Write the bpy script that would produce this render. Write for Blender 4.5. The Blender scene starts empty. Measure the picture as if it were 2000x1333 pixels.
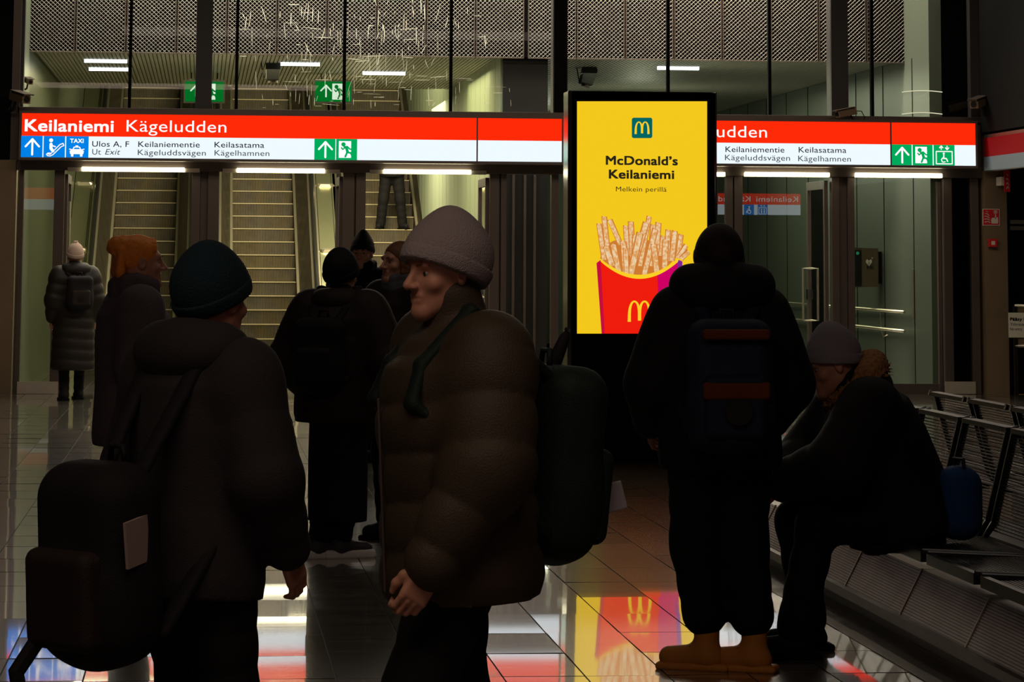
import bpy, math, random
import numpy as np
from mathutils import Vector, Matrix
random.seed(7); rng = np.random.default_rng(7)
PI = math.pi
scene = bpy.context.scene
COL = scene.collection
# ------------------------------------------------------------------ camera
F = 5507.0; PHI = math.radians(6.9); TH = math.atan(600/5547); ROLL = .0055; EYE = 1.55
PY = 505 - F*math.tan(PHI)
MC = Matrix.Rotation(-TH, 3, 'Z') @ Matrix.Rotation(PI/2+PHI, 3, 'X') @ Matrix.Rotation(ROLL, 3, 'Z')
cam = bpy.data.cameras.new('camera'); camo = bpy.data.objects.new('camera', cam); COL.objects.link(camo)
cam.sensor_width = 36; cam.lens = F*36/2000; cam.shift_y = (PY-666.5)/2000; cam.clip_end = 300
camo.matrix_world = Matrix.Translation((0, 0, EYE)) @ MC.to_4x4()
scene.camera = camo
# ------------------------------------------------------------------ world, exposure
w = bpy.data.worlds.new('world'); scene.world = w; w.use_nodes = True
w.node_tree.nodes['Background'].inputs[0].default_value = (.5, .45, .4, 1)
w.node_tree.nodes['Background'].inputs[1].default_value = .0
scene.view_settings.view_transform = 'Standard'; scene.view_settings.look = 'None'
scene.view_settings.exposure = 0; scene.view_settings.gamma = 1; scene.view_settings.use_curve_mapping = False
# ------------------------------------------------------------------ lights of the place, with added fill lights
def area(loc, size, power, col, rot=(0, 0, 0), spread=None):
    l = bpy.data.lights.new('area_light', 'AREA'); l.shape = 'RECTANGLE'; l.size, l.size_y = size; l.energy = power; l.color = col
    if spread: l.spread = spread
    o = bpy.data.objects.new('area_light', l); o.location = loc; o.rotation_euler = rot; COL.objects.link(o); return o
WARM = (1, .87, .56); NEU = (1, .9, .75); COOL = (.8, .9, 1)
area((2.4, 43.2, 6.6), (3, 2.5), 480, WARM, (math.radians(38), 0, 0))       # escalator shaft
area((2.6, 43.5, 3.9), (2.4, 2.5), 200, WARM)
area((1.0, 37.0, 3.92), (5, 3), 260, (1, .88, .5))                           # escalator hall ceiling
area((6.3, 38.0, 3.92), (3, 6), 150, (.95, 1, .72))                           # lift lobby ceiling
area((1.0, 33.35, 6.3), (6, .8), 560, (1, .9, .78))                         # pair added over the upper glazing void to light the mesh
area((5.9, 33.35, 6.3), (3.4, .8), 400, (1, .86, .74))
area((-.6, 4.0, 5.2), (6, 2), 80, (1, .76, .60))                             # platform hall lamps
area((2.5, 14.0, 5.6), (8, 2), 32, (1, .85, .72))
area((3.0, 27.0, 5.6), (12, 2), 300, (1, .84, .66))
def fill_point(loc, power, col, r=.12):  # added fill points hidden behind the sign band, lifting ceilings and walls
    l = bpy.data.lights.new('fill_light', 'POINT'); l.energy = power; l.color = col; l.shadow_soft_size = r
    o = bpy.data.objects.new('fill_light', l); o.location = loc; COL.objects.link(o)
for loc, p_, c_ in (((.2, 35.2, 2.88), 22, WARM), ((2.2, 38.5, 2.95), 26, WARM), ((6.2, 35.2, 2.88), 20, (.95, 1, .75)), ((6.2, 40, 3.05), 30, (.95, 1, .75)), ((5.6, 46, 3.2), 30, (.95, 1, .75))): fill_point(loc, p_, c_)
# ------------------------------------------------------------------ pixel helpers (used to read off real sizes)
def ray(px, py): return MC @ Vector(((px-1000)/F, -(py-PY)/F, -1))
def onY(px, py, Y):
    d = ray(px, py); t = Y/d.y; return Vector((d.x*t, Y, EYE+d.z*t))
def onZ(px, py, z=0):
    d = ray(px, py); t = (z-EYE)/d.z; return Vector((d.x*t, d.y*t, z))
def onX(px, py, X):
    d = ray(px, py); t = X/d.x; return Vector((X, d.y*t, EYE+d.z*t))
# ------------------------------------------------------------------ materials
def mat(name, col, rough=.6, metal=0., spec=.5, noise=0., nscale=8, bump=0., bscale=40, emit=None, es=0, coat=0, stretch=None, sheen=0):
    m = bpy.data.materials.new(name); m.use_nodes = True; nt = m.node_tree; b = nt.nodes['Principled BSDF']
    b.inputs['Base Color'].default_value = (*col, 1); b.inputs['Roughness'].default_value = rough; b.inputs['Metallic'].default_value = metal
    b.inputs['Specular IOR Level'].default_value = spec; b.inputs['Coat Weight'].default_value = coat; b.inputs['Sheen Weight'].default_value = sheen
    tc = nt.nodes.new('ShaderNodeTexCoord'); src = tc.outputs['Object']
    if stretch:
        mp = nt.nodes.new('ShaderNodeMapping'); mp.inputs['Scale'].default_value = stretch; nt.links.new(src, mp.inputs[0]); src = mp.outputs[0]
    n = nt.nodes.new('ShaderNodeTexNoise'); n.inputs['Scale'].default_value = nscale; n.inputs['Detail'].default_value = 5; nt.links.new(src, n.inputs['Vector'])
    if noise:
        mx = nt.nodes.new('ShaderNodeMixRGB'); mx.inputs[1].default_value = (*[c*(1-noise) for c in col], 1); mx.inputs[2].default_value = (*[min(1, c*(1+noise)) for c in col], 1)
        nt.links.new(n.outputs[0], mx.inputs[0]); nt.links.new(mx.outputs[0], b.inputs['Base Color'])
    if bump:
        n2 = nt.nodes.new('ShaderNodeTexNoise'); n2.inputs['Scale'].default_value = bscale; nt.links.new(src, n2.inputs['Vector'])
        bp = nt.nodes.new('ShaderNodeBump'); bp.inputs['Strength'].default_value = bump; bp.inputs['Distance'].default_value = .01
        nt.links.new(n2.outputs[0], bp.inputs['Height']); nt.links.new(bp.outputs[0], b.inputs['Normal'])
    if emit: b.inputs['Emission Color'].default_value = (*emit, 1); b.inputs['Emission Strength'].default_value = es
    return m
def stripes(name, c1, c2, axis, period, rough=.4, metal=.8, duty=.5):     # grooved metal, grooves only painted in as darker colour stripes
    m = mat(name, c1, rough, metal); nt = m.node_tree; b = nt.nodes['Principled BSDF']
    tc = nt.nodes.new('ShaderNodeTexCoord'); sp = nt.nodes.new('ShaderNodeSeparateXYZ'); nt.links.new(tc.outputs['Object'], sp.inputs[0])
    mu = nt.nodes.new('ShaderNodeMath'); mu.operation = 'DIVIDE'; mu.inputs[1].default_value = period; nt.links.new(sp.outputs[axis], mu.inputs[0])
    fr = nt.nodes.new('ShaderNodeMath'); fr.operation = 'FRACT'; nt.links.new(mu.outputs[0], fr.inputs[0])
    gt = nt.nodes.new('ShaderNodeMath'); gt.operation = 'GREATER_THAN'; gt.inputs[1].default_value = duty; nt.links.new(fr.outputs[0], gt.inputs[0])
    n = nt.nodes.new('ShaderNodeTexNoise'); n.inputs['Scale'].default_value = 9; n.inputs['Detail'].default_value = 4; nt.links.new(tc.outputs['Object'], n.inputs['Vector'])
    ad = nt.nodes.new('ShaderNodeMixRGB'); ad.inputs[1].default_value = (*c1, 1); ad.inputs[2].default_value = (*c2, 1); nt.links.new(gt.outputs[0], ad.inputs[0])
    mx = nt.nodes.new('ShaderNodeMixRGB'); mx.blend_type = 'MULTIPLY'; mx.inputs[0].default_value = .6
    nt.links.new(ad.outputs[0], mx.inputs[1]); nt.links.new(n.outputs[0], mx.inputs[2]); nt.links.new(mx.outputs[0], b.inputs['Base Color'])
    return m
def emis(name, col, s=1.0):
    m = bpy.data.materials.new(name); m.use_nodes = True; nt = m.node_tree; nt.nodes.clear()
    e = nt.nodes.new('ShaderNodeEmission'); e.inputs[0].default_value = (*col, 1); e.inputs[1].default_value = s
    o = nt.nodes.new('ShaderNodeOutputMaterial'); nt.links.new(e.outputs[0], o.inputs[0]); return m
def glass(name, tint=(.86, .9, .82), ior=1.5, refl=1.0, rough=0.0):
    m = bpy.data.materials.new(name); m.use_nodes = True; nt = m.node_tree; nt.nodes.clear()
    t = nt.nodes.new('ShaderNodeBsdfTransparent'); t.inputs[0].default_value = (*tint, 1)
    g = nt.nodes.new('ShaderNodeBsdfGlossy'); g.inputs['Roughness'].default_value = rough; g.inputs[0].default_value = (refl, refl, refl, 1)
    f = nt.nodes.new('ShaderNodeFresnel'); f.inputs[0].default_value = ior
    mx = nt.nodes.new('ShaderNodeMixShader'); o = nt.nodes.new('ShaderNodeOutputMaterial')
    nt.links.new(f.outputs[0], mx.inputs[0]); nt.links.new(t.outputs[0], mx.inputs[1]); nt.links.new(g.outputs[0], mx.inputs[2]); nt.links.new(mx.outputs[0], o.inputs[0])
    return m
MT = {
 'frame': mat('brown_metal', (.10, .075, .062), .42, .5, noise=.15, nscale=3),
 'panel': mat('bronze_panel', (.19, .13, .075), .5, .3, noise=.2, nscale=2),
 'black': mat('black_paint', (.005, .005, .005), .5, spec=.3),
 'blackm': mat('matt_black', (.004, .004, .004), .9, spec=.1),
 'steel': mat('brushed_steel', (.55, .52, .42), .28, 1, noise=.1, nscale=20),
 'chrome': mat('chrome', (.75, .75, .75), .12, 1),
 'rail': mat('satin_rail', (.62, .56, .42), .3, .9),
 'deck': mat('stainless_deck', (.36, .37, .22), .33, .85, noise=.12, nscale=1.5),
 'kick': mat('pale_kick_plate', (.55, .5, .4), .4, .6, noise=.15, nscale=6),
 'balu': mat('dark_balustrade', (.075, .065, .04), .4, .7, noise=.2),
 'rubber': mat('handrail_rubber', (.012, .012, .01), .35),
 'riser': stripes('grooved_riser', (.21, .17, .105), (.025, .019, .011), 0, .021, .6, .1, .55),
 'tread': stripes('grooved_tread', (.28, .24, .165), (.045, .037, .025), 0, .0255, .5, .6, .55),
 'nose': mat('step_nose', (.52, .45, .27), .5, .2),
 'skirt': mat('bright_skirt', (.66, .6, .42), .33, .8),
 'slat': mat('ceiling_slat', (.26, .25, .20), .55, .1, noise=.1),
 'mesh': mat('expanded_mesh', (.42, .39, .35), .45, .6),
 'lobby': mat('lobby_panel', (.13, .15, .105), .3, .3, noise=.12, nscale=.7),
 'pale': mat('pale_shaft_panel', (.30, .35, .24), .7, .0, spec=.2, noise=.08, nscale=1),
 'hall': mat('hall_wall', (.02, .018, .016), .7),
 'red': emis('sign_red', (1.0, .022, .002), 1.05), 'white': emis('sign_white', (.84, .94, 1.0), 1.02),
 'lwhite': emis('lit_white', (1, 1, 1), 1.0), 'blue': emis('sign_blue', (.0, .22, .80), 1.0), 'green': emis('sign_green', (.0, .42, .11), .95),
 'ink': mat('ink_blue', (.02, .05, .10), .6), 'ink2': mat('ink_grey', (.10, .17, .24), .6),
 'lamp': emis('lamp_white', (1, .93, .62), 9.0), 'tube': emis('ceiling_tube', (.85, .93, 1), 3.0), 'warmrefl': emis('warm_reflection', (1, .95, .7), .8),
 'dimgreen': emis('exit_green', (.0, .17, .02), 1.0), 'dimwhite': emis('exit_white', (.75, .9, .75), 1.0),
 'glass': glass('pane_glass', (.9, .93, .86)), 'glassl': glass('lift_lobby_glass', (.72, .78, .68), 1.5), 'dglass': glass('dark_glass', (.6, .62, .56), 1.7), 'rglass': glass('reflecting_glass', (.72, .75, .68), 2.3),
 'glossblack': mat('gloss_black', (.003, .003, .003), .03, spec=.8), 'scr': emis('screen_yellow', (.90, .58, .012), 1.0),
 'safred': mat('safety_red', (.55, .012, .015), .4), 'safwhite': mat('safety_white', (.62, .55, .48), .5),
 'signplate': mat('cream_plate', (.62, .58, .46), .5),
}
# ------------------------------------------------------------------ object helpers
def tag(o, label=None, cat=None, group=None, kind=None):
    if label: o['label'] = label
    if cat: o['category'] = cat
    if group: o['group'] = group
    if kind: o['kind'] = kind
    return o
def empty(name, loc=(0, 0, 0), rz=0, label=None, cat=None, group=None, kind=None):
    o = bpy.data.objects.new(name, None); o.location = loc; o.rotation_euler = (0, 0, rz); o.empty_display_size = .1; COL.objects.link(o)
    return tag(o, label, cat, group, kind)
def wm(o):      # world matrix without waiting for the depsgraph
    m = Matrix.LocRotScale(o.location, o.rotation_euler, o.scale)
    return (wm(o.parent) @ m) if o.parent else m
def children(o): return [c for c in COL.objects if c.parent is o]
def copy_tree(o, parent=None):
    c = o.copy(); COL.objects.link(c); c.parent = parent
    for ch in list(o.children) or children(o): copy_tree(ch, c)
    return c
class MB:
    def __init__(s): s.v = []; s.f = []
    def quad(s, a, b, c, d): n = len(s.v); s.v += [tuple(a), tuple(b), tuple(c), tuple(d)]; s.f.append((n, n+1, n+2, n+3)); return s
    def box(s, x0, x1, y0, y1, z0, z1):
        n = len(s.v); s.v += [(x, y, z) for x in (x0, x1) for y in (y0, y1) for z in (z0, z1)]
        s.f += [tuple(n+i for i in f) for f in ((0, 1, 3, 2), (4, 6, 7, 5), (0, 4, 5, 1), (2, 3, 7, 6), (0, 2, 6, 4), (1, 5, 7, 3))]; return s
    def prism(s, pts, a, b, ax=1):     # outline in the two other axes extruded along ax from a to b
        n = len(s.v); k = len(pts)
        def mk(p, t): return (t, p[0], p[1]) if ax == 0 else (p[0], t, p[1]) if ax == 1 else (p[0], p[1], t)
        s.v += [mk(p, a) for p in pts] + [mk(p, b) for p in pts]
        s.f += [tuple(range(n, n+k)), tuple(range(n+2*k-1, n+k-1, -1))] + [(n+i, n+k+i, n+k+(i+1) % k, n+(i+1) % k) for i in range(k)]; return s
    def tube(s, pts, r, seg=8, cap=True, rr=None):
        pts = [Vector(p) for p in pts]; n0 = len(s.v); up = None
        for i, p in enumerate(pts):
            t = (pts[min(i+1, len(pts)-1)]-pts[max(i-1, 0)]).normalized()
            if up is None: up = t.orthogonal().normalized()
            up = (up - t*up.dot(t)).normalized(); sd = t.cross(up); q = rr[i] if rr else r
            s.v += [tuple(p+(up*math.cos(2*PI*j/seg)+sd*math.sin(2*PI*j/seg))*q) for j in range(seg)]
        for i in range(len(pts)-1):
            for j in range(seg):
                a = n0+i*seg+j; b = n0+i*seg+(j+1) % seg; s.f.append((a, b, b+seg, a+seg))
        if cap: s.f += [tuple(range(n0+seg-1, n0-1, -1)), tuple(range(n0+(len(pts)-1)*seg, n0+len(pts)*seg))]
        return s
    def xf(s, M):
        s.v = [tuple(M @ Vector(p)) for p in s.v]; return s
    def add(s, o):
        n = len(s.v); s.v += o.v; s.f += [tuple(n+i for i in f) for f in o.f]; return s
    def build(s, name, m, parent=None, smooth=False, bevel=0, loc=None, kind=None):
        me = bpy.data.meshes.new(name); me.from_pydata(s.v, [], s.f); me.materials.append(m if not isinstance(m, str) else MT[m]); me.validate(); me.update()
        if smooth: me.polygons.foreach_set('use_smooth', [True]*len(me.polygons))
        o = bpy.data.objects.new(name, me); COL.objects.link(o); o.parent = parent
        if parent is not None and loc is None: pass
        if loc is not None: o.location = loc
        if bevel:
            b = o.modifiers.new('bevel', 'BEVEL'); b.width = bevel; b.segments = 2; b.limit_method = 'ANGLE'
        if kind: o['kind'] = kind
        return o
def rbox(m, px0, py0, px1, py1, Y, depth, zf=None):     # photo rectangle at plane Y -> box going back by depth
    ym = (py0+py1)/2; xm = (px0+px1)/2
    m.box(onY(px0, ym, Y).x, onY(px1, ym, Y).x, Y, Y+depth, onY(xm, py1, Y).z, onY(xm, py0, Y).z); return m
# text -> mesh lying in a plane: lower-left at (x0,z0) on plane Y facing -Y, width w (or natural), height of capitals h
_tc = {}

def letters(body, bold=0., shear=0.):
    k = (body, 0, shear)
    if k in _tc: return _tc[k]
    c = bpy.data.curves.new('t', 'FONT'); c.body = body;  c.shear = shear;  c.resolution_u = 4; c.space_character = 1.04
    o = bpy.data.objects.new('t', c); COL.objects.link(o); bpy.context.view_layer.update()
    me = bpy.data.meshes.new_from_object(o.evaluated_get(bpy.context.evaluated_depsgraph_get()))
    v = [(q.co.x, q.co.y) for q in me.vertices]; f = [tuple(p.vertices) for p in me.polygons]
    bpy.data.objects.remove(o); bpy.data.curves.remove(c); bpy.data.meshes.remove(me); _tc[k] = (v, f); return v, f
def text(body, x0, x1, z0, cap, Y, m, parent, bold=0., name='lettering', flip=False, shear=0., label=None):
    v, f = letters(body, bold, shear); a = min(p[0] for p in v); b = max(p[0] for p in v); s = cap/CAP
    sx = (x1-x0)/(b-a) if x1 is not None else s
    V = []; Fs = []; sh = [(0, 0)] if not bold else [(dx*bold, dz*bold*.8) for dx in (-1, 0, 1) for dz in (-1, 0, 1)]
    for dx, dz in sh:
        n0 = len(V); V += [(x0+(p[0]-a+dx)*sx, Y, z0+(p[1]+dz)*s) for p in v]; Fs += [tuple(n0+i for i in q_) for q_ in f]
    if flip: V = [(2*x0-p[0], p[1], p[2]) for p in V]
    mb = MB(); mb.v = V; mb.f = Fs; o = mb.build(name, m, parent)
    if label: o['label'] = label
    return o
def textpx(body, px0, px1, pyb, caph, Y, m, parent, bold=0., **k):
    a = onY(px0, pyb, Y); b = onY(px1, pyb, Y); c = onY(px0, pyb-caph, Y)
    return text(body, a.x, b.x, a.z, c.z-a.z, Y, m, parent, bold, **k)
CAP = .70
# pictograms: strokes and filled outlines in a unit square, mapped to a rectangle on plane Y
def picto(name, strokes, fills, x0, z0, w, h, Y, m, parent, flip=False):
    mb = MB()
    def T(p): return ((x0+w-p[0]*w) if flip else (x0+p[0]*w), Y, z0+p[1]*h)
    for pts, t in strokes:
        for i in range(len(pts)-1):
            a, b = Vector(pts[i]), Vector(pts[i+1]); d = (b-a); d = d.normalized() if d.length else Vector((1, 0)); n = Vector((-d.y, d.x))*t/2
            mb.quad(T(a-n), T(b-n), T(b+n), T(a+n))
        for p in pts:
            n0 = len(mb.v); mb.v += [T((p[0]+t/2*math.cos(q*PI/5), p[1]+t/2*math.sin(q*PI/5))) for q in range(10)]; mb.f.append(tuple(range(n0, n0+10)))
    for pts in fills:
        n0 = len(mb.v); mb.v += [T(p) for p in pts]; mb.f.append(tuple(range(n0, n0+len(pts))))
    return mb.build(name, m, parent)
def disc(cx, cy, r, n=16, ry=None): return [(cx+r*math.cos(2*PI*i/n), cy+(ry or r)*math.sin(2*PI*i/n)) for i in range(n)]
ARROW = ([([(.5, .12), (.5, .85)], .09), ([(.2, .5), (.5, .85), (.8, .5)], .09)], [])
RUN_W = ([], [[(.12, .1), (.68, .1), (.68, .9), (.12, .9)]])
RUN_M = ([([(.36, .62), (.50, .64), (.62, .52), (.74, .5)], .07), ([(.46, .6), (.52, .38)], .13), ([(.50, .36), (.66, .34), (.74, .18), (.88, .24)], .085), ([(.50, .36), (.42, .16)], .085), ([(.42, .6), (.3, .5), (.24, .58)], .06)], [disc(.33, .74, .10)])
ESCP = ([([(.2, .16), (.3, .14), (.72, .6), (.86, .66), (.9, .56), (.78, .5), (.42, .12), (.3, .06), (.18, .08), (.14, .14), (.2, .2), (.3, .2)], .045), ([(.33, .62), (.33, .42), (.42, .3)], .14), ([(.3, .58), (.52, .5)], .06)], [disc(.33, .8, .09)])
CAR = ([([(.25, .4), (.35, .62), (.65, .62), (.75, .4)], .06), ([(.1, .5), (.18, .48)], .06), ([(.9, .5), (.82, .48)], .06)],
       [[(.14, .2), (.86, .2), (.9, .38), (.76, .5), (.24, .5), (.1, .38)], [(.4, .62), (.6, .62), (.57, .72), (.43, .72)], [(.18, .06), (.32, .06), (.32, .22), (.18, .22)], [(.68, .06), (.82, .06), (.82, .22), (.68, .22)]])
WHEEL = ([([(.48, .62), (.48, .42), (.66, .42), (.76, .2)], .09), ([(.48, .56), (.62, .56)], .06),
          ([(.42, .46), (.32, .36), (.32, .22), (.44, .13), (.58, .16), (.64, .28)], .07)], [disc(.48, .76, .08)])
LIFT = ([([(.12, .08), (.88, .08), (.88, .7), (.12, .7), (.12, .08)], .06), ([(.35, .2), (.35, .42)], .1), ([(.62, .2), (.62, .42)], .1), ([(.3, .82), (.36, .93), (.42, .82)], .05), ([(.58, .93), (.64, .82), (.7, .93)], .05)], [disc(.35, .54, .06), disc(.62, .54, .06)])
LIFTW = ([([(.12, .08), (.88, .08), (.88, .68), (.12, .68), (.12, .08)], .05), ([(.48, .5), (.48, .34), (.6, .34), (.66, .2)], .06), ([(.44, .38), (.36, .28), (.42, .16), (.54, .18)], .05),
          ([(.36, .78), (.36, .94)], .05), ([(.28, .86), (.36, .95), (.44, .86)], .05), ([(.64, .94), (.64, .78)], .05), ([(.56, .86), (.64, .77), (.72, .86)], .05)], [disc(.48, .58, .05)])
YW = 32.65; YS = 32.3
def settle(root, loc):      # move a thing built in place so that its Empty stands at its base
    M = Matrix.Translation(-Vector(loc)); done = set()
    def rec(o):
        if o.type == 'MESH' and o.data.name not in done: o.data.transform(M); done.add(o.data.name)
        for c in children(o): rec(c)
    rec(root); root.location = loc; return root
def struct(o): o['kind'] = 'structure'; return o
# ------------------------------------------------------------------ floor: polished plank tiles, each laid a hair out of level
fm = bpy.data.materials.new('wood_look_tile'); fm.use_nodes = True; nt = fm.node_tree; b = nt.nodes['Principled BSDF']
tc = nt.nodes.new('ShaderNodeTexCoord'); at = nt.nodes.new('ShaderNodeAttribute'); at.attribute_name = 'tile'
mp = nt.nodes.new('ShaderNodeMapping'); mp.inputs['Scale'].default_value = (2.0, 26, 1); nt.links.new(tc.outputs['Object'], mp.inputs[0])
ad = nt.nodes.new('ShaderNodeVectorMath'); ad.operation = 'ADD'; nt.links.new(mp.outputs[0], ad.inputs[0])
cx = nt.nodes.new('ShaderNodeCombineXYZ'); mu = nt.nodes.new('ShaderNodeMath'); mu.operation = 'MULTIPLY'; mu.inputs[1].default_value = 37
nt.links.new(at.outputs['Fac'], mu.inputs[0]); nt.links.new(mu.outputs[0], cx.inputs[2]); nt.links.new(cx.outputs[0], ad.inputs[1])
n1 = nt.nodes.new('ShaderNodeTexNoise'); n1.inputs['Scale'].default_value = 1; n1.inputs['Detail'].default_value = 7; n1.inputs['Roughness'].default_value = .65; nt.links.new(ad.outputs[0], n1.inputs['Vector'])
cr = nt.nodes.new('ShaderNodeValToRGB'); cr.color_ramp.elements[0].position = .3; cr.color_ramp.elements[0].color = (.05, .045, .038, 1); cr.color_ramp.elements[1].position = .75; cr.color_ramp.elements[1].color = (.24, .215, .175, 1)
nt.links.new(n1.outputs[0], cr.inputs[0]); nt.links.new(cr.outputs[0], b.inputs['Base Color'])
rr = nt.nodes.new('ShaderNodeMapRange'); rr.inputs[3].default_value = .015; rr.inputs[4].default_value = .055; nt.links.new(n1.outputs[0], rr.inputs[0]); nt.links.new(rr.outputs[0], b.inputs['Coat Roughness']); b.inputs['Coat Weight'].default_value = 1.0; b.inputs['Coat IOR'].default_value = 1.95; b.inputs['Roughness'].default_value = .24
bp = nt.nodes.new('ShaderNodeBump'); bp.inputs['Strength'].default_value = .02; bp.inputs['Distance'].default_value = .004; nt.links.new(n1.outputs[0], bp.inputs['Height']); nt.links.new(bp.outputs[0], b.inputs['Normal'])
b.inputs['Specular IOR Level'].default_value = .4
V = []; Fc = []; ids = []
TX, TY = .31, .61; g = .003
for i in range(-21, 50):
    for j in range(-5, 72):
        x0 = .52+i*TX; y0 = .35+j*TY; a, c = rng.normal(0, .0022, 2); n = len(V)
        for x, y in ((x0+g, y0+g), (x0+TX-g, y0+g), (x0+TX-g, y0+TY-g), (x0+g, y0+TY-g)):
            V.append((x, y, (x-x0-TX/2)*a+(y-y0-TY/2)*c-.0004))
        Fc.append((n, n+1, n+2, n+3)); ids.append(rng.random())
me = bpy.data.meshes.new('floor'); me.from_pydata(V, [], Fc); me.materials.append(fm)
attr = me.attributes.new('tile', 'FLOAT', 'FACE'); attr.data.foreach_set('value', ids)
fo = bpy.data.objects.new('floor', me); COL.objects.link(fo); struct(fo)
struct(MB().box(-6, 15.8, -3, 44, -.2, -.004).build('trim_1', mat('tile_joint', (.012, .011, .009), .7)))
# ------------------------------------------------------------------ shell of the hall (mostly out of frame) and the rooms behind the glass
struct(MB().box(-6.3, 16, -3.3, 33.9, 6.6, 6.8).build('ceiling', 'hall'))
struct(MB().box(-6.3, 16, -3.3, -3, 0, 6.8).build('wall_back', 'hall'))
struct(MB().box(-6.3, -6, -3, YW, 0, 6.8).build('wall_left', 'hall'))
struct(MB().box(15.8, 16, -3, 36, 0, 6.8).build('wall_right', 'hall'))
lo = MB().box(-2.35, -2.1, YW+.3, 52, 0, 8); struct(lo.build('wall_escalator_left', 'lobby'))
lo = MB(); lo.box(8.55, 8.7, YW+.15, 52, 0, 6.8)
o = struct(lo.build('wall_lobby_right', mat('lobby_glass_wall', (.085, .10, .075), .4, .0, spec=.5, noise=.1, nscale=.5)))
sm = MB()
for k in range(14): y = 33.6+k*1.5; sm.box(8.542, 8.55, y, y+.012, 0, 4)
struct(sm.build('trim_2', 'black'))
struct(MB().box(3.9, 8.7, 52, 52.2, 0, 4.2).build('wall_lobby_back', 'lobby'))
pw = MB().box(3.60, 4.15, 34.2, 52, 0, 8); struct(pw.build('wall_between', mat('dark_core_wall', (.028, .026, .026), .3, .3)))
pp = MB(); y = 34.25; k = 0
while y < 52: pp.box(3.575, 3.60, y+.012, y+.63, 0, 8); y += .64
struct(pp.build('trim_3', 'pale'))
dd = MB()
for x in (3.72, 3.86, 3.98): dd.box(x, x+.03, 34.17, 34.2, 0, 3.3)
struct(dd.build('trim_4', 'frame'))
cl = MB(); x = -2.05
while x < 3.55: cl.box(x, x+.036, 34.06, 41, 4.0, 4.03); x += .05
struct(MB().box(-2.1, 3.6, 34.06, 41, 4.032, 4.12).build('ceiling_escalator_hall_backing', 'frame')); struct(cl.build('ceiling_escalator_hall', 'slat'))
cl = MB(); x = 4.17
while x < 8.5: cl.box(x, x+.034, 34.06, 52, 4.0, 4.03); x += .05
struct(MB().box(4.15, 8.55, 34.06, 52, 4.032, 4.11).build('ceiling_lift_lobby_backing', 'frame')); struct(cl.build('ceiling_lift_lobby', 'slat'))
struct(MB().box(-2.35, 3.6, 41, 41.15, 4.0, 8).quad((-2.35, 41, 8), (3.6, 41, 8), (3.6, 53, 9.5), (-2.35, 53, 9.5)).box(-2.35, 3.6, 53, 53.2, 5, 9.6).build('ceiling_shaft', 'lobby'))
struct(MB().box(-2.1, 8.55, 34.02, 34.05, 3.985, 6.8).build('wall_dark_backing', 'blackm'))  # black sheet set behind the mesh to keep its voids dark
# ------------------------------------------------------------------ expanded metal panels hanging above the lobby ceilings
def mesh_panel_mesh():
    mb = MB(); W = .585; Hh = 1.25; nx = 11; px = W/nx; pz = .0245*1.0; t = .0035; nz = int(Hh/pz)
    for r in range(nz):
        z = r*pz; off = px/2 if r % 2 else 0
        for c in range(-1, nx+1):
            xa = c*px+off; xm = xa+px/2; xb = xa+px
            for (xs, zs, xe, ze) in ((xa, z, xm, z+pz), (xm, z+pz, xb, z)):
                if xs < -.001 or xe > W+.001: continue
                mb.quad((xs, -.006, zs-t), (xe, -.006, ze-t), (xe, .006, ze+t), (xs, .006, zs+t))
    me = MB().box(0, .008, -.01, .01, 0, Hh).box(W-.008, W, -.01, .01, 0, Hh).box(0, W, -.01, .01, -.008, .004).box(0, W, -.01, .01, Hh-.01, Hh)
    return mb, me
mA, mF = mesh_panel_mesh()
root = empty('mesh_panel'); a = mA.build('expanded_mesh', 'mesh', root); b_ = mF.build('edge_frame', 'frame', root)
xs = [-2.04-.06+.0*k for k in ()]
x = -1.555; xs = []
for k in range(-1, 9): xs.append(-1.555+.6*k+.0)
for k in range(0, 8): xs.append(4.48-.6+.6*k)
first = True; NW = ['first', 'second', 'third', 'fourth', 'fifth', 'sixth', 'seventh', 'eighth', 'ninth', 'tenth']
for i, x in enumerate(xs):
    r = root if first else copy_tree(root); first = False
    r.location = (x, 33.98, 3.97)
    side = 'left of the thick post above the totem' if i < 10 else 'above the lift lobby'
    n = i if i < 10 else i-10
    tag(r, f'expanded metal mesh panel, {NW[n]} from the left in the row ' + ('above the escalators' if i < 10 else 'above the lift lobby'), 'mesh panel', 'expanded metal mesh panels above the ' + ('escalators' if i < 10 else 'lift lobby'))
# ------------------------------------------------------------------ facade frame
fr = MB()
R = lambda *a, **k: rbox(fr, *a, **k)
zH0, zH1 = 2.52, 2.655
fr.box(-2.13, 9.12, YW-.06, YW+.12, zH0, zH1)                       # header over the doors
fr.box(-2.13, 9.12, YW-.03, YW+.12, zH1, 3.17)                       # backing of the sign band
fr.box(-2.13, 9.12, YW-.10, YW+.14, 3.17, 3.235)                     # transom above the sign
posts = [(33, 42), (102, 122), (371, 388), (403, 425), (668, 690), (693, 712), (955, 974), (977, 988), (1076, 1090), (1418, 1431), (1434, 1450), (1625, 1639), (1656, 1669), (1843, 1860), (1897, 1912)]
for a, c in posts:
    xa, xb = onY(a, 540, YW).x, onY(c, 540, YW).x; fr.box(xa, xb, YW-.03, YW+.10, 0, zH0)
for a, c in ((388, 403), (690, 693), (974, 977), (1431, 1434), (1639, 1656)):
    fr.box(onY(a, 540, YW).x, onY(c, 540, YW).x, YW+.02, YW+.08, 0, zH0)
up_ = MB()
for a, c, d in ((28, 48, .1), (383, 415, .22), (1080, 1108, .22), (1622, 1655, .22), (1893, 1912, .1)):
    up_.box(onY(a, 100, YW).x, onY(c, 100, YW).x, YW-.04, YW+d, 3.235, 6.6)
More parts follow.
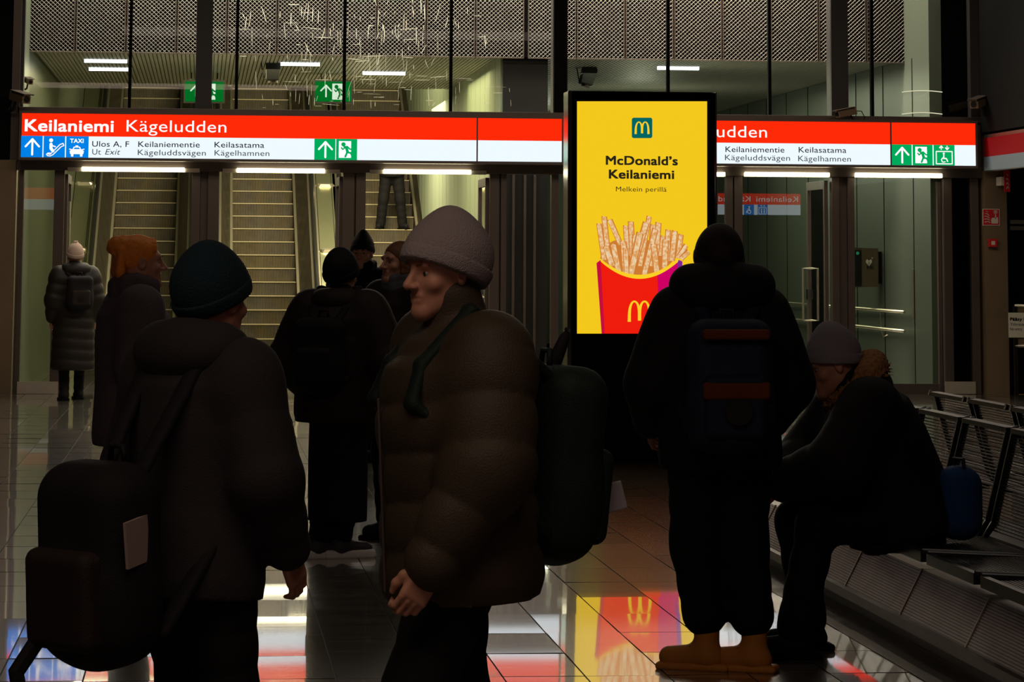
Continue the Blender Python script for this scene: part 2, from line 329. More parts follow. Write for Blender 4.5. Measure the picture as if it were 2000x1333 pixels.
struct(fr.build('wall_front', 'frame', bevel=.004)); struct(up_.build('trim_9', mat('upper_post', (.022, .018, .017), .6)))
tm = MB()
for p in (255, 463, 673, 881, 1305, 1503, 1703): x = onY(p, 100, YW).x; tm.box(x-.018, x+.018, YW-.015, YW+.06, 3.235, 6.6)
tm.box(4.03, 4.18, YW-.06, YW+.14, 3.235, 6.6); struct(tm.build('trim_5', 'blackm'))
# solid walls left and right of the glazing
struct(MB().box(-6, -2.13, YW-.12, YW+.3, 0, 2.63).build('wall_front_left', 'panel'))
struct(MB().box(-6, -2.20, YW-.10, YW+.3, 2.63, 6.6).build('wall_front_left_top', 'blackm'))
struct(MB().box(-2.20, -2.11, YW-.10, YW+.1, 2.63, 6.6).build('trim_6', 'frame'))
struct(MB().box(9.12, 9.385, YW-.16, YW+.5, 0, 2.60).build('wall_front_right', 'panel'))
struct(MB().box(9.12, 9.22, YW-.10, YW+.1, 2.6, 6.6).build('trim_7', 'frame'))
struct(MB().box(9.10, 9.4, 24, YW-.1, 3.05, 6.6).build('wall_gate_fascia', 'blackm'))
struct(MB().box(9.385, 15.8, 35.5, 35.7, 0, 6.6).build('wall_gate_back', 'black'))
sk = MB()
for a, c in ((33, 113), (1847, 1906)): rbox(sk, a, 746, c, 770, YW-.05, .03)
struct(sk.build('baseboard_front', 'kick'))
# glazing
pn = [(48, 252), (258, 383), (415, 460), (466, 670), (676, 878), (884, 1080), (1108, 1302), (1308, 1500), (1506, 1622), (1655, 1700), (1706, 1893)]
wn = 0
for a, c in pn:
    wn += 1; struct(MB().quad((onY(a, 100, YW).x, YW+.03, 3.235), (onY(c, 100, YW).x, YW+.03, 3.235), (onY(c, 100, YW).x, YW+.03, 6.6), (onY(a, 100, YW).x, YW+.03, 6.6)).build(f'window_{wn}', 'glass'))
for a, c in ((42, 102), (988, 1076), (1860, 1897), (1403, 1418), (1450, 1612), (1669, 1832)):
    wn += 1; xa, xb = onY(a, 540, YW).x, onY(c, 540, YW).x
    o = struct(MB().quad((xa, YW+.03, .12), (xb, YW+.03, .12), (xb, YW+.03, zH0), (xa, YW+.03, zH0)).build(f'window_{wn}', 'rglass' if wn > 14 else 'dglass'))
    MB().box(xa, xb, YW, YW+.05, .0, .12).build('bottom_rail', 'frame', o)
# pale streaks over the middle upper panes: short hairlines, vertical, level and curved
sc = MB()
sr = random.Random(3)
for k in range(230):
    px = sr.gauss(700, 120) if sr.random() < .75 else sr.uniform(460, 1000); py = sr.uniform(-10, 212)
    if not 440 < px < 1030 or py < 20 and sr.random() < .4: continue
    p = onY(px, py, YW); L = sr.uniform(.03, .22); t = sr.uniform(.0012, .0034)*(1.35 if py < 130 else 1)
    kind = sr.random(); ang = (PI/2 if kind < .45 else 0 if kind < .72 else sr.uniform(1.0, 2.1))+sr.gauss(0, .05); cv = 0 if kind < .72 else sr.uniform(-.5, .5)
    q = [];
    for i in range(5):
        aa = ang+cv*(i/4-.5); 
        if i == 0: q.append((p.x, p.z))
        else: q.append((q[-1][0]+math.cos(aa)*L/4, q[-1][1]+math.sin(aa)*L/4))
    if q[-1][1] < 3.25 or q[0][1] < 3.25: continue
    for i in range(4):
        dx, dz = q[i+1][0]-q[i][0], q[i+1][1]-q[i][1]; l = math.hypot(dx, dz); nx, nz = -dz/l*t, dx/l*t
        ta = (1-abs(i/2-1)*.5); tb = (1-abs((i+1)/2-1)*.5)
        sc.quad((q[i][0]-nx*ta, YW+.024, q[i][1]-nz*ta), (q[i+1][0]-nx*tb, YW+.024, q[i+1][1]-nz*tb), (q[i+1][0]+nx*tb, YW+.024, q[i+1][1]+nz*tb), (q[i][0]+nx*ta, YW+.024, q[i][1]+nz*ta))
sm_ = bpy.data.materials.new('pale_streak'); sm_.use_nodes = True; nt = sm_.node_tree; nt.nodes.clear()
d1 = nt.nodes.new('ShaderNodeBsdfDiffuse'); d2 = nt.nodes.new('ShaderNodeBsdfTranslucent'); mx = nt.nodes.new('ShaderNodeMixShader'); oo = nt.nodes.new('ShaderNodeOutputMaterial')
d1.inputs[0].default_value = (.9, .9, .85, 1); d2.inputs[0].default_value = (.95, .93, .8, 1); mx.inputs[0].default_value = .7
nt.links.new(d1.outputs[0], mx.inputs[1]); nt.links.new(d2.outputs[0], mx.inputs[2]); nt.links.new(mx.outputs[0], oo.inputs[0])
tag(sc.build('glass_streaks', sm_), 'pale streaks laid over the upper glass panes above the escalators', 'streaks', kind='stuff')
# ------------------------------------------------------------------ doors: lamp bars on the header, open leaves
def lamp_bar(a, c, split, lab):
    root = empty('light_bar', label=lab, cat='lamp', group='light bars above the doors')
    y0 = 327+(a-160)/1700*13; m = MB(); rbox(m, a, y0, c, y0+8, YW-.12, .05); m.build('diffuser', 'lamp', root)
    h = MB(); rbox(h, a-(28 if a < 1390 else 3), y0+1, c+(30 if a < 1390 else 2), y0+9, YW-.068, .03); h.build('housing', 'rail', root)
    settle(root, (onY((a+c)/2, 333, YW).x, YW-.09, 2.53))
for a, c, lab in ((160, 360, 'bright light bar over the door opening in front of the left escalator'), (463, 634, 'bright light bar over the door opening in front of the middle escalator'),
                  (750, 920, 'bright light bar over the door opening in front of the right escalator'), (1398, 1416, 'short light bar just right of the advertising totem'),
                  (1456, 1620, 'light bar over the lift lobby door nearest the totem'), (1672, 1840, 'light bar over the lift lobby door nearest the fire alarm sign')): lamp_bar(a, c, 0, lab)
def leaf(name, hx, L, ang, gm, side=1):        # hinge at hx, opening inwards
    root = struct(empty(name)); t = .022
    f = MB().box(0, .07, -t, t, .01, 2.48).box(L-.07, L, -t, t, .01, 2.48).box(.07, L-.07, -t, t, .01, .14).box(.07, L-.07, -t, t, 2.38, 2.48)
    g_ = MB().quad((.07, 0, .14), (L-.07, 0, .14), (L-.07, 0, 2.38), (.07, 0, 2.38))
    M = Matrix.Translation((hx, YW+.06, 0)) @ Matrix.Rotation(ang, 4, 'Z')
    f.xf(M).build('leaf_frame', 'frame', root, bevel=.003); g_.xf(M).build('leaf_glass', gm, root)
    for s in (-1, 1):
        h = MB().tube([(L-.1, 0, 1.45), (L-.1, s*.09, 1.45), (L-.1, s*.09, .83), (L-.1, 0, .83)], .014); h.xf(M).build('handle', 'rail', root, smooth=False)
    l = MB().box(L-.09, L-.03, -.035, .035, 1.08, 1.2); l.xf(M).build('lock', 'chrome', root)
    for z0 in (.7, 1.55):
        k = MB().tube([(.12, -.04, z0), (.12, -.04, z0+.62)], .012); k.xf(M).build('hinge_rod', 'rail', root)
    settle(root, (hx, YW+.06, 0)); return root
leaf('door_1', onY(121, 540, YW).x+.02, .9, math.radians(90), 'glass')
leaf('door_2', onY(668, 540, YW).x-.02, .9, math.radians(90), 'glass')
leaf('door_3', onY(955, 540, YW).x-.02, .9, math.radians(90), 'glass')
leaf('door_4', onY(1620, 540, YW).x-.02, 1.0, math.radians(90), 'dglass')
leaf('door_5', onY(1842, 540, YW).x-.02, 1.0, math.radians(90.5), 'dglass')
# ------------------------------------------------------------------ station name signs
def station_sign(root, X0, X1, Xdiv, flip=False, Y=YS, depth=.28, zt=3.15, zr=2.895, zb=2.655):
    d = -1 if not flip else 1
    MB().box(min(X0, X1)-.03, max(X0, X1)+.03, min(Y+.02, Y+depth*-d) if flip else Y+.01, Y+depth if not flip else Y-.01, zb-.03, zt+.03).build('housing', 'frame', root)
    if flip: Ya = Y
    MB().quad((X0, Y, zr), (X1, Y, zr), (X1, Y, zt), (X0, Y, zt)).build('red_panel', 'red', root)
    MB().quad((X0, Y, zb), (X1, Y, zb), (X1, Y, zr), (X0, Y, zr)).build('white_panel', 'white', root)
    MB().box(Xdiv-.008, Xdiv+.008, Y-.006, Y+.004, zb, zt).build('joint', 'frame', root)
YT = YS-.004
def squares(root, items, x0, w, m, Y, zb=2.655, zr=2.895, flip=False, sep=True):
    for k, (nm, pic) in enumerate(items):
        xa = x0+k*w; MB().quad((xa, Y, zb), (xa+w-.012, Y, zb), (xa+w-.012, Y, zr), (xa, Y, zr)).build(nm+'_field', m, root)
        pic(xa, w-.012)
S1 = empty('station_sign', label='long red and white illuminated sign over the escalator doors reading Keilaniemi', cat='sign')
XA, XB = -2.06, 4.085
station_sign(S1, XA, XB, onY(932, 270, YS).x)
textpx('Keilaniemi', 49, 221, 256, 23, YT, 'lwhite', S1, .022)
textpx('Kägeludden', 247, 442, 257, 23, YT, 'lwhite', S1, .0)
sqw = onY(128, 290, YS).x-onY(84, 290, YS).x; Z0, ZR = 2.655, 2.895
bx = [onY(41, 290, YS).x, onY(85, 290, YS).x, onY(129, 290, YS).x]
for i, x in enumerate(bx):
    MB().quad((x, YS-.002, Z0), (x+sqw-(.012 if i < 2 else 0), YS-.002, Z0), (x+sqw-(.012 if i < 2 else 0), YS-.002, ZR), (x, YS-.002, ZR)).build('blue_field', 'blue', S1)
picto('arrow', *ARROW, bx[0], Z0, sqw, .24, YT, 'lwhite', S1)
picto('escalator_pictogram', *ESCP, bx[1], Z0, sqw, .24, YT, 'lwhite', S1)
picto('taxi_pictogram', *CAR, bx[2]+.02, Z0, sqw-.05, .19, YT, 'lwhite', S1)
textpx('TAXI', 137, 163, 279, 8, YT, 'lwhite', S1, .03)
textpx('Ulos A, F', 180, 252, 286.5, 11, YT, 'ink', S1, .004); textpx('Ut', 180, 197, 302, 11, YT, 'ink2', S1); textpx('Exit', 205, 235, 302, 11, YT, 'ink2', S1, shear=.25)
textpx('Keilaniementie', 270, 390, 287, 11, YT, 'ink', S1, .004); textpx('Kägeluddsvägen', 269, 402, 303, 11, YT, 'ink2', S1)
textpx('Keilasatama', 419, 516, 288, 11, YT, 'ink', S1, .004); textpx('Kägelhamnen', 419, 526, 304, 11, YT, 'ink2', S1)
gx = [onY(614, 290, YS).x, onY(656.5, 290, YS).x]
for x in gx: MB().quad((x, YS-.002, Z0), (x+sqw-.012, YS-.002, Z0), (x+sqw-.012, YS-.002, ZR), (x, YS-.002, ZR)).build('green_field', 'green', S1)
picto('arrow', *ARROW, gx[0], Z0, sqw, .24, YT, 'lwhite', S1)
picto('exit_door', *RUN_W, gx[1], Z0, sqw, .24, YT, 'lwhite', S1); picto('running_man', *RUN_M, gx[1], Z0, sqw, .24, YT-.002, 'green', S1)
settle(S1, (1.0, YS, 2.655))
S2 = empty('station_sign', label='red and white illuminated sign over the lift lobby doors, partly behind the totem', cat='sign')
station_sign(S2, 4.17, 8.965, onY(1740, 280, YS).x)
textpx('Keilaniemi', 1112, 1284, 267, 23, YT, 'lwhite', S2, .022); textpx('Kägeludden', 1308, 1498, 267, 23, YT, 'lwhite', S2, .0)
textpx('Keilaniementie', 1417, 1532, 297, 11, YT, 'ink', S2, .004); textpx('Kägeluddsvägen', 1416, 1543, 313, 11, YT, 'ink2', S2)
textpx('Keilasatama', 1560, 1653, 298, 11, YT, 'ink', S2, .004); textpx('Kägelhamnen', 1559, 1662, 315, 11, YT, 'ink2', S2)
gx = [onY(1741.5+k*41, 300, YS).x for k in range(3)]; sw = gx[1]-gx[0]
for i, x in enumerate(gx): MB().quad((x, YS-.002, Z0), (x+sw-(.012 if i < 2 else 0), YS-.002, Z0), (x+sw-(.012 if i < 2 else 0), YS-.002, ZR), (x, YS-.002, ZR)).build('green_field', 'green', S2)
picto('arrow', *ARROW, gx[0], Z0, sw, .24, YT, 'lwhite', S2)
picto('exit_door', *RUN_W, gx[1], Z0, sw, .24, YT, 'lwhite', S2); picto('running_man', *RUN_M, gx[1], Z0, sw, .24, YT-.002, 'green', S2)
picto('lift_pictogram', *LIFTW, gx[2], Z0, sw, .24, YT, 'lwhite', S2)
settle(S2, (6.5, YS, 2.655))
# band turning the corner on the right
S3 = empty('corner_sign_band', label='dim red and white band turning the corner above the gate at far right', cat='sign')
dr = mat('unlit_red', (.30, .002, .006), .8, spec=.1); dw = mat('unlit_white', (.20, .25, .30), .8, spec=.1)
MB().quad((9.09, 24, 2.76), (9.09, 32.4, 2.76), (9.09, 32.4, 2.98), (9.09, 24, 2.98)).build('red_band', dr, S3)
MB().quad((9.09, 24, 2.60), (9.09, 32.4, 2.60), (9.09, 32.4, 2.76), (9.09, 24, 2.76)).build('white_band', dw, S3)
MB().box(9.10, 9.2, 24, 32.4, 2.59, 3.02).build('housing', 'frame', S3); settle(S3, (9.1, 32.4, 2.6))
# signs on the opposite wall, seen only mirrored in the glass
for (xa, xb, full) in ((9.6, 14.0, 1), (-5.6, 3.6, 2)):
    S = empty('station_sign', label='lit sign on the opposite wall with ' + ('wheelchair and lift symbols' if full == 1 else 'taxi symbol'), cat='sign')
    Yo = -.4
    MB().box(xa-.03, xb+.03, Yo-.25, Yo-.01, 2.6, 3.13).build('housing', 'frame', S)
    MB().quad((xa, Yo, 2.84), (xb, Yo, 2.84), (xb, Yo, 3.1), (xa, Yo, 3.1)).build('red_panel', 'red', S)
    MB().quad((xa, Yo, 2.6), (xb, Yo, 2.6), (xb, Yo, 2.84), (xa, Yo, 2.84)).build('white_panel', 'white', S)
    v, f = letters('Keilaniemi')
    def ftext(body, xs, wd, z, cap, m, bold):
        v, f = letters(body, bold); a = min(p[0] for p in v); b = max(p[0] for p in v); mb = MB(); mb.v = [(xs-(p[0]-a)*wd/(b-a), Yo+.004, z+p[1]*cap/.7) for p in v]; mb.f = f; mb.build('lettering', m, S)
    ftext('Keilaniemi', xb-.06, 1.0, 2.91, .13, 'lwhite', .028); ftext('Kägeludden', xb-1.2, 1.13, 2.91, .13, 'lwhite', 0)
    for k, pic in enumerate((LIFT, WHEEL) if full == 1 else (ARROW, CAR)):
        x1 = (onY(1507-k*27, 410, 65.3).x) if full == 1 else xb-.03-k*.25
        MB().quad((x1-.24, Yo+.002, 2.6), (x1, Yo+.002, 2.6), (x1, Yo+.002, 2.84), (x1-.24, Yo+.002, 2.84)).build('blue_field', 'blue', S)
        picto('pictogram', *pic, x1-.24, 2.6, .24, .24, Yo+.004, 'lwhite', S, flip=True)
    settle(S, ((xa+xb)/2, Yo, 2.6))
# hanging green exit signs behind the glass
for px0, px1, lab in ((362, 436, 'green emergency exit sign hanging behind the thick black mullion'), (616, 686, 'green emergency exit sign hanging above the middle escalator')):
    E = empty('exit_sign', label=lab, cat='sign', group='hanging green exit signs'); Ye = 38.0
    a, c = onY(px0, 159, Ye), onY(px1, 199, Ye); w_ = c.x-a.x; h_ = a.z-c.z
    MB().box(a.x-.02, c.x+.02, Ye+.005, Ye+.07, c.z-.02, a.z+.02).build('housing', 'black', E)
    MB().quad((a.x, Ye, c.z), (c.x, Ye, c.z), (c.x, Ye, a.z), (a.x, Ye, a.z)).build('green_face', 'dimgreen', E)
    picto('arrow', *ARROW, a.x+.03, c.z+.04, h_-.04, h_-.06, Ye-.003, 'dimwhite', E)
    picto('exit_door', *RUN_W, a.x+w_-h_-.02, c.z, h_, h_, Ye-.003, 'dimwhite', E); picto('running_man', *RUN_M, a.x+w_-h_-.02, c.z, h_, h_, Ye-.005, 'dimgreen', E)
    for xx in (a.x+.08, c.x-.08): MB().tube([(xx, Ye+.03, a.z), (xx, Ye+.03, 4.0)], .008, 6).build('hanger', 'black', E)
    settle(E, ((a.x+c.x)/2, Ye, a.z))
# ceiling tubes; the warm one is a reflection drawn as a glowing bar
for (px, py, px2, z, m, lab) in ((165, 118, 248, 3.99, 'tube', 'white ceiling light tube, upper of the two at far left'), (174, 134, 250, 3.99, 'tube', 'white ceiling light tube, lower of the two at far left'),
        (548, 124, 625, 3.99, 'tube', 'white ceiling light tube beside the hanging projector'), (708, 142, 792, 3.99, 'tube', 'white ceiling light tube above the right escalator'),
        (1283, 132, 1366, 3.99, 'tube', 'white ceiling light tube above the advertising totem'), (1562, 223, 1622, 3.99, 'warmrefl', 'warm reflection line low behind the small camera on the sign')):
    a = onZ(px, py, z); c = onZ(px2, py, z); yy = (a.y+c.y)/2
    tag(MB().box(a.x, c.x, yy-.03, yy+.03, z-.03, z+.01).build('ceiling_light', m), lab, 'lamp', 'ceiling light tubes')
for py, lab in ((180, 'upper'), (223, 'lower')):  # reflections on the lobby wall, modelled as thin glowing tubes
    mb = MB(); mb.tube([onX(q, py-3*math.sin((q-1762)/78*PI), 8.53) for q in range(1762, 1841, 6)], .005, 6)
    tag(mb.build('reflection_tube', 'warmrefl'), f'thin curved warm reflection line, {lab} of the two above the lobby corner', 'lamp', 'thin curved reflections')
# ------------------------------------------------------------------ escalators
P, RI, Y0, Z0e = .37, .37*math.tan(math.radians(30)), 43.5, .09
def incl(y): return Z0e+(y-Y0)/P*RI if y > Y0-.3 else Z0e-.3/P*RI
NST = 25
def make_escalator(x, lab):
    root = empty('escalator', (x, Y0, 0), label=lab, cat='escalator', group='escalators behind the doors')
    st = None
    for k in range(-2, NST):
        y, z = k*P, Z0e+k*RI
        z = max(z, .02)
        if st is None:
            pts = [(0, 0), (.02, .003), (P+.02, .003), (P+.02, -.02), (.03, -.03), (.012, -.10), (.02, -RI-.02), (0, -RI-.02), (-.006, -.10)]
            prof = [(p[0], p[1]) for p in pts]
            mb = MB(); mb.quad((-.5, .035, -RI-.03), (.5, .035, -RI-.03), (.5, .022, -.14), (-.5, .022, -.14)).quad((-.5, .022, -.14), (.5, .022, -.14), (.5, 0, -.004), (-.5, 0, -.004))
            st = mb.build('step', 'riser', root); t = MB().box(-.5, .5, .0, P+.03, -.012, .0).build('tread', 'tread', st)
            nz = MB().box(-.5, .5, -.008, .012, -.010, .004).build('nosing', 'nose', st); o = st
        else: o = copy_tree(st, root)
        o.location = (0, y, z)
    ye = (NST)*P; dz = ye/P*RI
    for s in (-1, 1):
        # bright skirt along the steps
        def strip(xa, za, xb, zb, name, m, y_a=-1.2):
            mb = MB(); zl = Z0e
            mb.quad((s*xa, y_a, zl+za), (s*xb, y_a, zl+zb), (s*xb, 0, zl+zb), (s*xa, 0, zl+za))
            mb.quad((s*xa, 0, zl+za), (s*xb, 0, zl+zb), (s*xb, ye, zl+dz+zb), (s*xa, ye, zl+dz+za)); return mb.build(name, m, root)
        strip(.502, -.12, .505, .10, 'skirt_panel', 'balu'); strip(.505, .10, .545, .11, 'skirt_trim', 'skirt')
        mb = MB()
        strip(.545, .11, .70, .86, 'balustrade', 'balu')
        sm_ = MB()
        for q in range(0, 26):
            y = q*.62-.9; z = Z0e+max(y, 0)/P*RI
            sm_.quad((s*.543, y, z+.11), (s*.698, y, z+.86), (s*.698, y+.014, z+.86), (s*.543, y+.014, z+.11))
        sm_.build('panel_joint', 'blackm', root)
        strip(.70, .865, .735, .88, 'inner_trim', 'rail')
        mb = MB().tube([(s*.77, -1.2, Z0e+.5), (s*.77, -1.35, Z0e+.72), (s*.77, -1.2, Z0e+.93), (s*.77, -.2, Z0e+.95), (s*.77, .5, Z0e+.95+.5/P*RI), (s*.77, ye, Z0e+.95+dz)], .036, 10); mb.build('handrail', 'rubber', root, smooth=True)
        strip(.805, .88, .84, .87, 'outer_trim', 'rail'); strip(.735, .80, .805, .80, 'rail_track', 'black')
    cmb = MB().box(-.5, .5, -1.9, -.6, .0, .05); cmb.build('comb_plate', 'tread', root)
    return root
for xc, lab in ((-.954, 'dark escalator on the left, its steps seen behind the coated woman and orange hair'), (.98, 'escalator in the middle between the two left lamp-lit door posts'), (2.98, 'escalator on the right carrying the person in dark trousers')):
    make_escalator(xc, lab)
# stainless decks between the escalators, with the hexagonal anti-slide blocks
def deck(xa, xb, lab, hexx, y0=-1.2):
    root = empty('escalator_deck', label=lab, cat='deck', group='stainless decks beside the escalators')
    ye = NST*P; za = Z0e+.86; zb = za+ye/P*RI
    MB().quad((xa, y0, za), (xb, y0, za), (xb, 0, za), (xa, 0, za)).quad((xa, 0, za), (xb, 0, za), (xb, ye, zb), (xa, ye, zb)).quad((xa, y0, 0), (xb, y0, 0), (xb, y0, za), (xa, y0, za)).build('deck_plate', 'deck', root)
    MB().quad((xb-.03, 0, za+.004), (xb-.022, 0, za+.004), (xb-.022, ye, zb+.004), (xb-.03, ye, zb+.004)).build('seam', 'black', root)
    sl = math.atan(RI/P)
    for hx in hexx:
        for j in range(4):
            y = 1.2+j*1.86; mb = MB(); o = [(-.17, 0), (-.10, .055), (.10, .055), (.17, 0), (.10, -.055), (-.10, -.055)]
            mb.v = [(a, b2, 0) for a, b2 in o]+[(a*.72, b2*.45, .045) for a, b2 in o]; mb.f = [tuple(range(5, -1, -1)), tuple(range(6, 12))]+[(i, (i+1) % 6, 6+(i+1) % 6, 6+i) for i in range(6)]
            mb.xf(Matrix.Translation((hx, y, za+y/P*RI)) @ Matrix.Rotation(sl, 4, 'X')); mb.build('anti_slide_block', 'rail', root)
    settle(root, (0, 0, 0)); root.location = (0, Y0, 0)
deck(-2.09, -1.80, 'stainless deck left of the left escalator', (-1.93,)); deck(-.11, .13, 'stainless deck between the left and middle escalators', ())
deck(1.83, 2.10, 'stainless deck between the middle and right escalators', (1.97,))
# ------------------------------------------------------------------ upper cameras and projectors
def cctv(X, Y, Z, rz, lab, sc=1.):
    c = empty('security_camera', label=lab, cat='camera')
    M = Matrix.Translation((X, Y, Z)) @ Matrix.Rotation(rz, 4, 'Z') @ Matrix.Rotation(.2, 4, 'X') @ Matrix.Scale(sc, 4)
    MB().prism([(-.055, -.05), (.055, -.05), (.055, .03), (.035, .055), (-.035, .055), (-.055, .03)], -.16, .14).xf(M).build('camera_body', 'panel', c, bevel=.006)
    MB().box(-.065, .065, -.2, .12, .052, .066).xf(M).build('sun_hood', 'frame', c)
    MB().tube([(0, -.175, 0), (0, -.16, 0)], .035, 14).xf(M).build('lens', 'glossblack', c)
    MB().tube([(0, .05, -.05), (0, .1, -.16), (0, .22, -.2)], .018).xf(M).build('bracket', 'black', c)
    MB().tube([(.0, .14, 0), (.04, .22, -.02), (.05, .25, -.12), (0, .22, -.2)], .007, 6).xf(M).build('cable', 'black', c)
    settle(c, (X, Y, Z))
p = onY(38, 190, YW-.35); cctv(p.x, p.y, p.z, .6, 'security camera with cables at the top left corner of the long sign')
p = onY(1913, 200, YW-.35); cctv(p.x, p.y, p.z, -.7, 'security camera on a bracket at the right end of the lift lobby sign')
p = onY(1654, 220, YW-.3); cctv(p.x, p.y, p.z, -1.3, 'small pale security camera sitting on top of the lift lobby sign', .8)
p = onY(56, 158, YW+.5); cctv(p.x, p.y, p.z, .3, 'small grey camera hanging behind the glass at far left', .6)
def projector(px, py, Y, lab, tilt):
    p = onY(px, py, Y); c = empty('spotlight', label=lab, cat='spotlight')
    M = Matrix.Translation(p) @ Matrix.Rotation(tilt, 4, 'Y')
    MB().prism([(-.09, -.14), (.07, -.14), (.09, .06), (.03, .16), (-.10, .12)], -.12, .12).xf(M).build('lamp_head', 'black', c, bevel=.01)
    MB().tube([(0, -.0, -.14), (0, 0, -.17)], .06, 14).xf(M).build('lens_ring', 'frame', c)
    MB().tube([p+Vector((0, 0, .12)), p+Vector((.0, 0, 4.0-p.z))], .03).build('stem', 'black', c)
    MB().tube([p+Vector((-.12, 0, 4.0-p.z)), p+Vector((-.16, 0, .1)), p+Vector((-.12, 0, -.12)), p+Vector((0, 0, -.12))], .008, 6).build('cable', 'black', c)
    settle(c, (p.x, p.y, 4.0))
projector(534, 136, 36, 'black projector hanging from the ceiling above the middle escalator', .0); projector(1150, 145, 36, 'black spotlight hanging from the ceiling above the totem', .25)
# ------------------------------------------------------------------ lift lobby fittings
hr = empty('wall_handrail', label='double steel handrail along the right glass wall of the lift lobby', cat='handrail')
for z in (.93, .70):
    MB().tube([(8.46, 33.8, z), (8.46, 51, z)], .02, 8).build('rail', 'rail', hr, smooth=True)
for y in range(35, 51, 2):
    MB().tube([(8.55, y, .62), (8.50, y, .6), (8.47, y, .69), (8.46, y, .92)], .009, 6).build('bracket', 'rail', hr)
settle(hr, (8.5, 34, 0))
ad_ = empty('defibrillator_cabinet', label='dark brown defibrillator cabinet marked AED on the lift lobby wall', cat='cabinet')
Ya = 35.2; a = onY(1682, 484, Ya); c = onY(1716, 562, Ya)
MB().prism([(a.x-.1, c.z), (c.x, c.z+.01), (c.x, a.z-.01), (a.x-.1, a.z)], Ya, Ya+.3).build('cabinet_body', mat('cabinet_brown', (.09, .07, .035), .4), ad_)
MB().box(c.x-.02, 8.56, Ya+.08, Ya+.2, c.z+.05, a.z-.05).build('wall_mount', 'black', ad_)
MB().box(a.x-.1, a.x-.0, Ya-.01, Ya, c.z+.02, a.z-.03).build('side_opening', 'black', ad_)
wl = mat('cabinet_print', (.62, .6, .48), .5)
picto('heart_symbol', [([(.80, .92), (.96, .92)], .05), ([(.88, .84), (.88, 1.0)], .05)], [[(.5, .1), (.85, .5), (.85, .68), (.70, .8), (.5, .66), (.3, .8), (.15, .68), (.15, .5)]], a.x+.04, onY(1700, 523, Ya).z, .11, .13, Ya-.012, wl, ad_)
picto('bolt', [([(.54, .62), (.46, .45), (.55, .42), (.47, .25)], .04)], [], a.x+.04, onY(1700, 523, Ya).z, .11, .13, Ya-.014, 'black', ad_)
textpx('AED', 1692, 1707, 526, 6, Ya-.012, wl, ad_, .03)
MB().tube([(a.x-.05, Ya-.02, a.z-.07), (a.x-.05, Ya-.01, a.z-.07)], .02, 12).build('status_light', emis('status_green', (.02, .3, .12), .6), ad_)
settle(ad_, (c.x, Ya, c.z))
# ------------------------------------------------------------------ fire signs and gate at the right
Yc = YW-.17
fs = empty('fire_alarm_sign', label='square red sign with hand pressing button and flames on the bronze column', cat='sign')
a = onY(1919, 408, Yc); c = onY(1953, 441, Yc); w_ = c.x-a.x; h_ = a.z-c.z
MB().box(a.x, c.x, Yc, Yc+.01, c.z, a.z).build('border', 'safwhite', fs); MB().box(a.x+.008, c.x-.008, Yc-.002, Yc, c.z+.008, a.z-.008).build('red_field', 'safred', fs)
picto('hand_and_flames', [([(.12, .2), (.3, .25), (.42, .18)], .05), ([(.1, .38), (.26, .4), (.4, .32)], .05), ([(.12, .55), (.26, .55), (.38, .45)], .05), ([(.16, .72), (.28, .70), (.36, .6)], .05), ([(.2, .86), (.3, .82)], .04), ([(.75, .45), (.75, .66)], .07), ([(.66, .74), (.84, .74), (.84, .9), (.66, .9), (.66, .74)], .03)],
      [[(.52, .12), (.88, .12), (.9, .3), (.88, .5), (.52, .45), (.48, .3)], disc(.75, .82, .05)], a.x, c.z, w_, h_, Yc-.004, 'safwhite', fs)
settle(fs, (a.x, Yc, c.z))
cp = empty('fire_call_point', label='small red fire call point box below the square fire sign', cat='alarm button')
a = onY(1929, 467, Yc); c = onY(1946, 483, Yc)
MB().box(a.x, c.x, Yc-.05, Yc, c.z, a.z).build('box', 'safred', cp, bevel=.005); MB().box(a.x+.03, c.x-.03, Yc-.054, Yc-.05, c.z+.025, a.z-.025).build('window', 'safwhite', cp)
settle(cp, (a.x, Yc, c.z))
ps = empty('projecting_fire_sign', label='small red flame sign projecting from the top of the bronze column', cat='sign')
a = onY(1947, 334, Yc); c = onY(1962, 376, Yc)
MB().box(a.x+.02, c.x, Yc-.24, Yc-.22, c.z, a.z).build('plate', 'safred', ps); MB().box(a.x-.01, a.x+.03, Yc-.22, Yc, (a.z+c.z)/2-.05, (a.z+c.z)/2+.05).build('bracket', 'safwhite', ps)
picto('flames', [([(.3, .15), (.6, .25), (.75, .15)], .07), ([(.3, .38), (.6, .42), (.75, .32)], .07), ([(.3, .6), (.6, .6), (.7, .5)], .07), ([(.4, .82), (.62, .76)], .07)], [], a.x+.02, c.z, c.x-a.x-.02, a.z-c.z, Yc-.245, 'safwhite', ps)
settle(ps, (a.x, Yc, c.z))
gt = empty('gate_barrier', label='steel and glass barrier with a no entry notice at the far right edge', cat='gate')
Yg = 32.3; z1, z0 = onY(1975, 598, Yg).z, onY(1975, 676, Yg).z
for z in (z1, z0): MB().tube([(9.40, Yg, z), (10.6, Yg, z)], .022, 10).build('rail', 'steel', gt, smooth=True)
MB().box(9.43, 10.6, Yg-.005, Yg+.005, z0, z1).build('infill_panel', 'panel', gt)
for x in (9.41, 10.6): MB().box(x-.02, x+.02, Yg-.02, Yg+.03, 0, z1).build('post', 'black', gt)
a = onY(1969, 611, Yg-.02); c = onY(2040, 660, Yg-.02); MB().box(a.x, c.x, a.y-.006, a.y, c.z, a.z).build('notice', 'signplate', gt, bevel=.004)
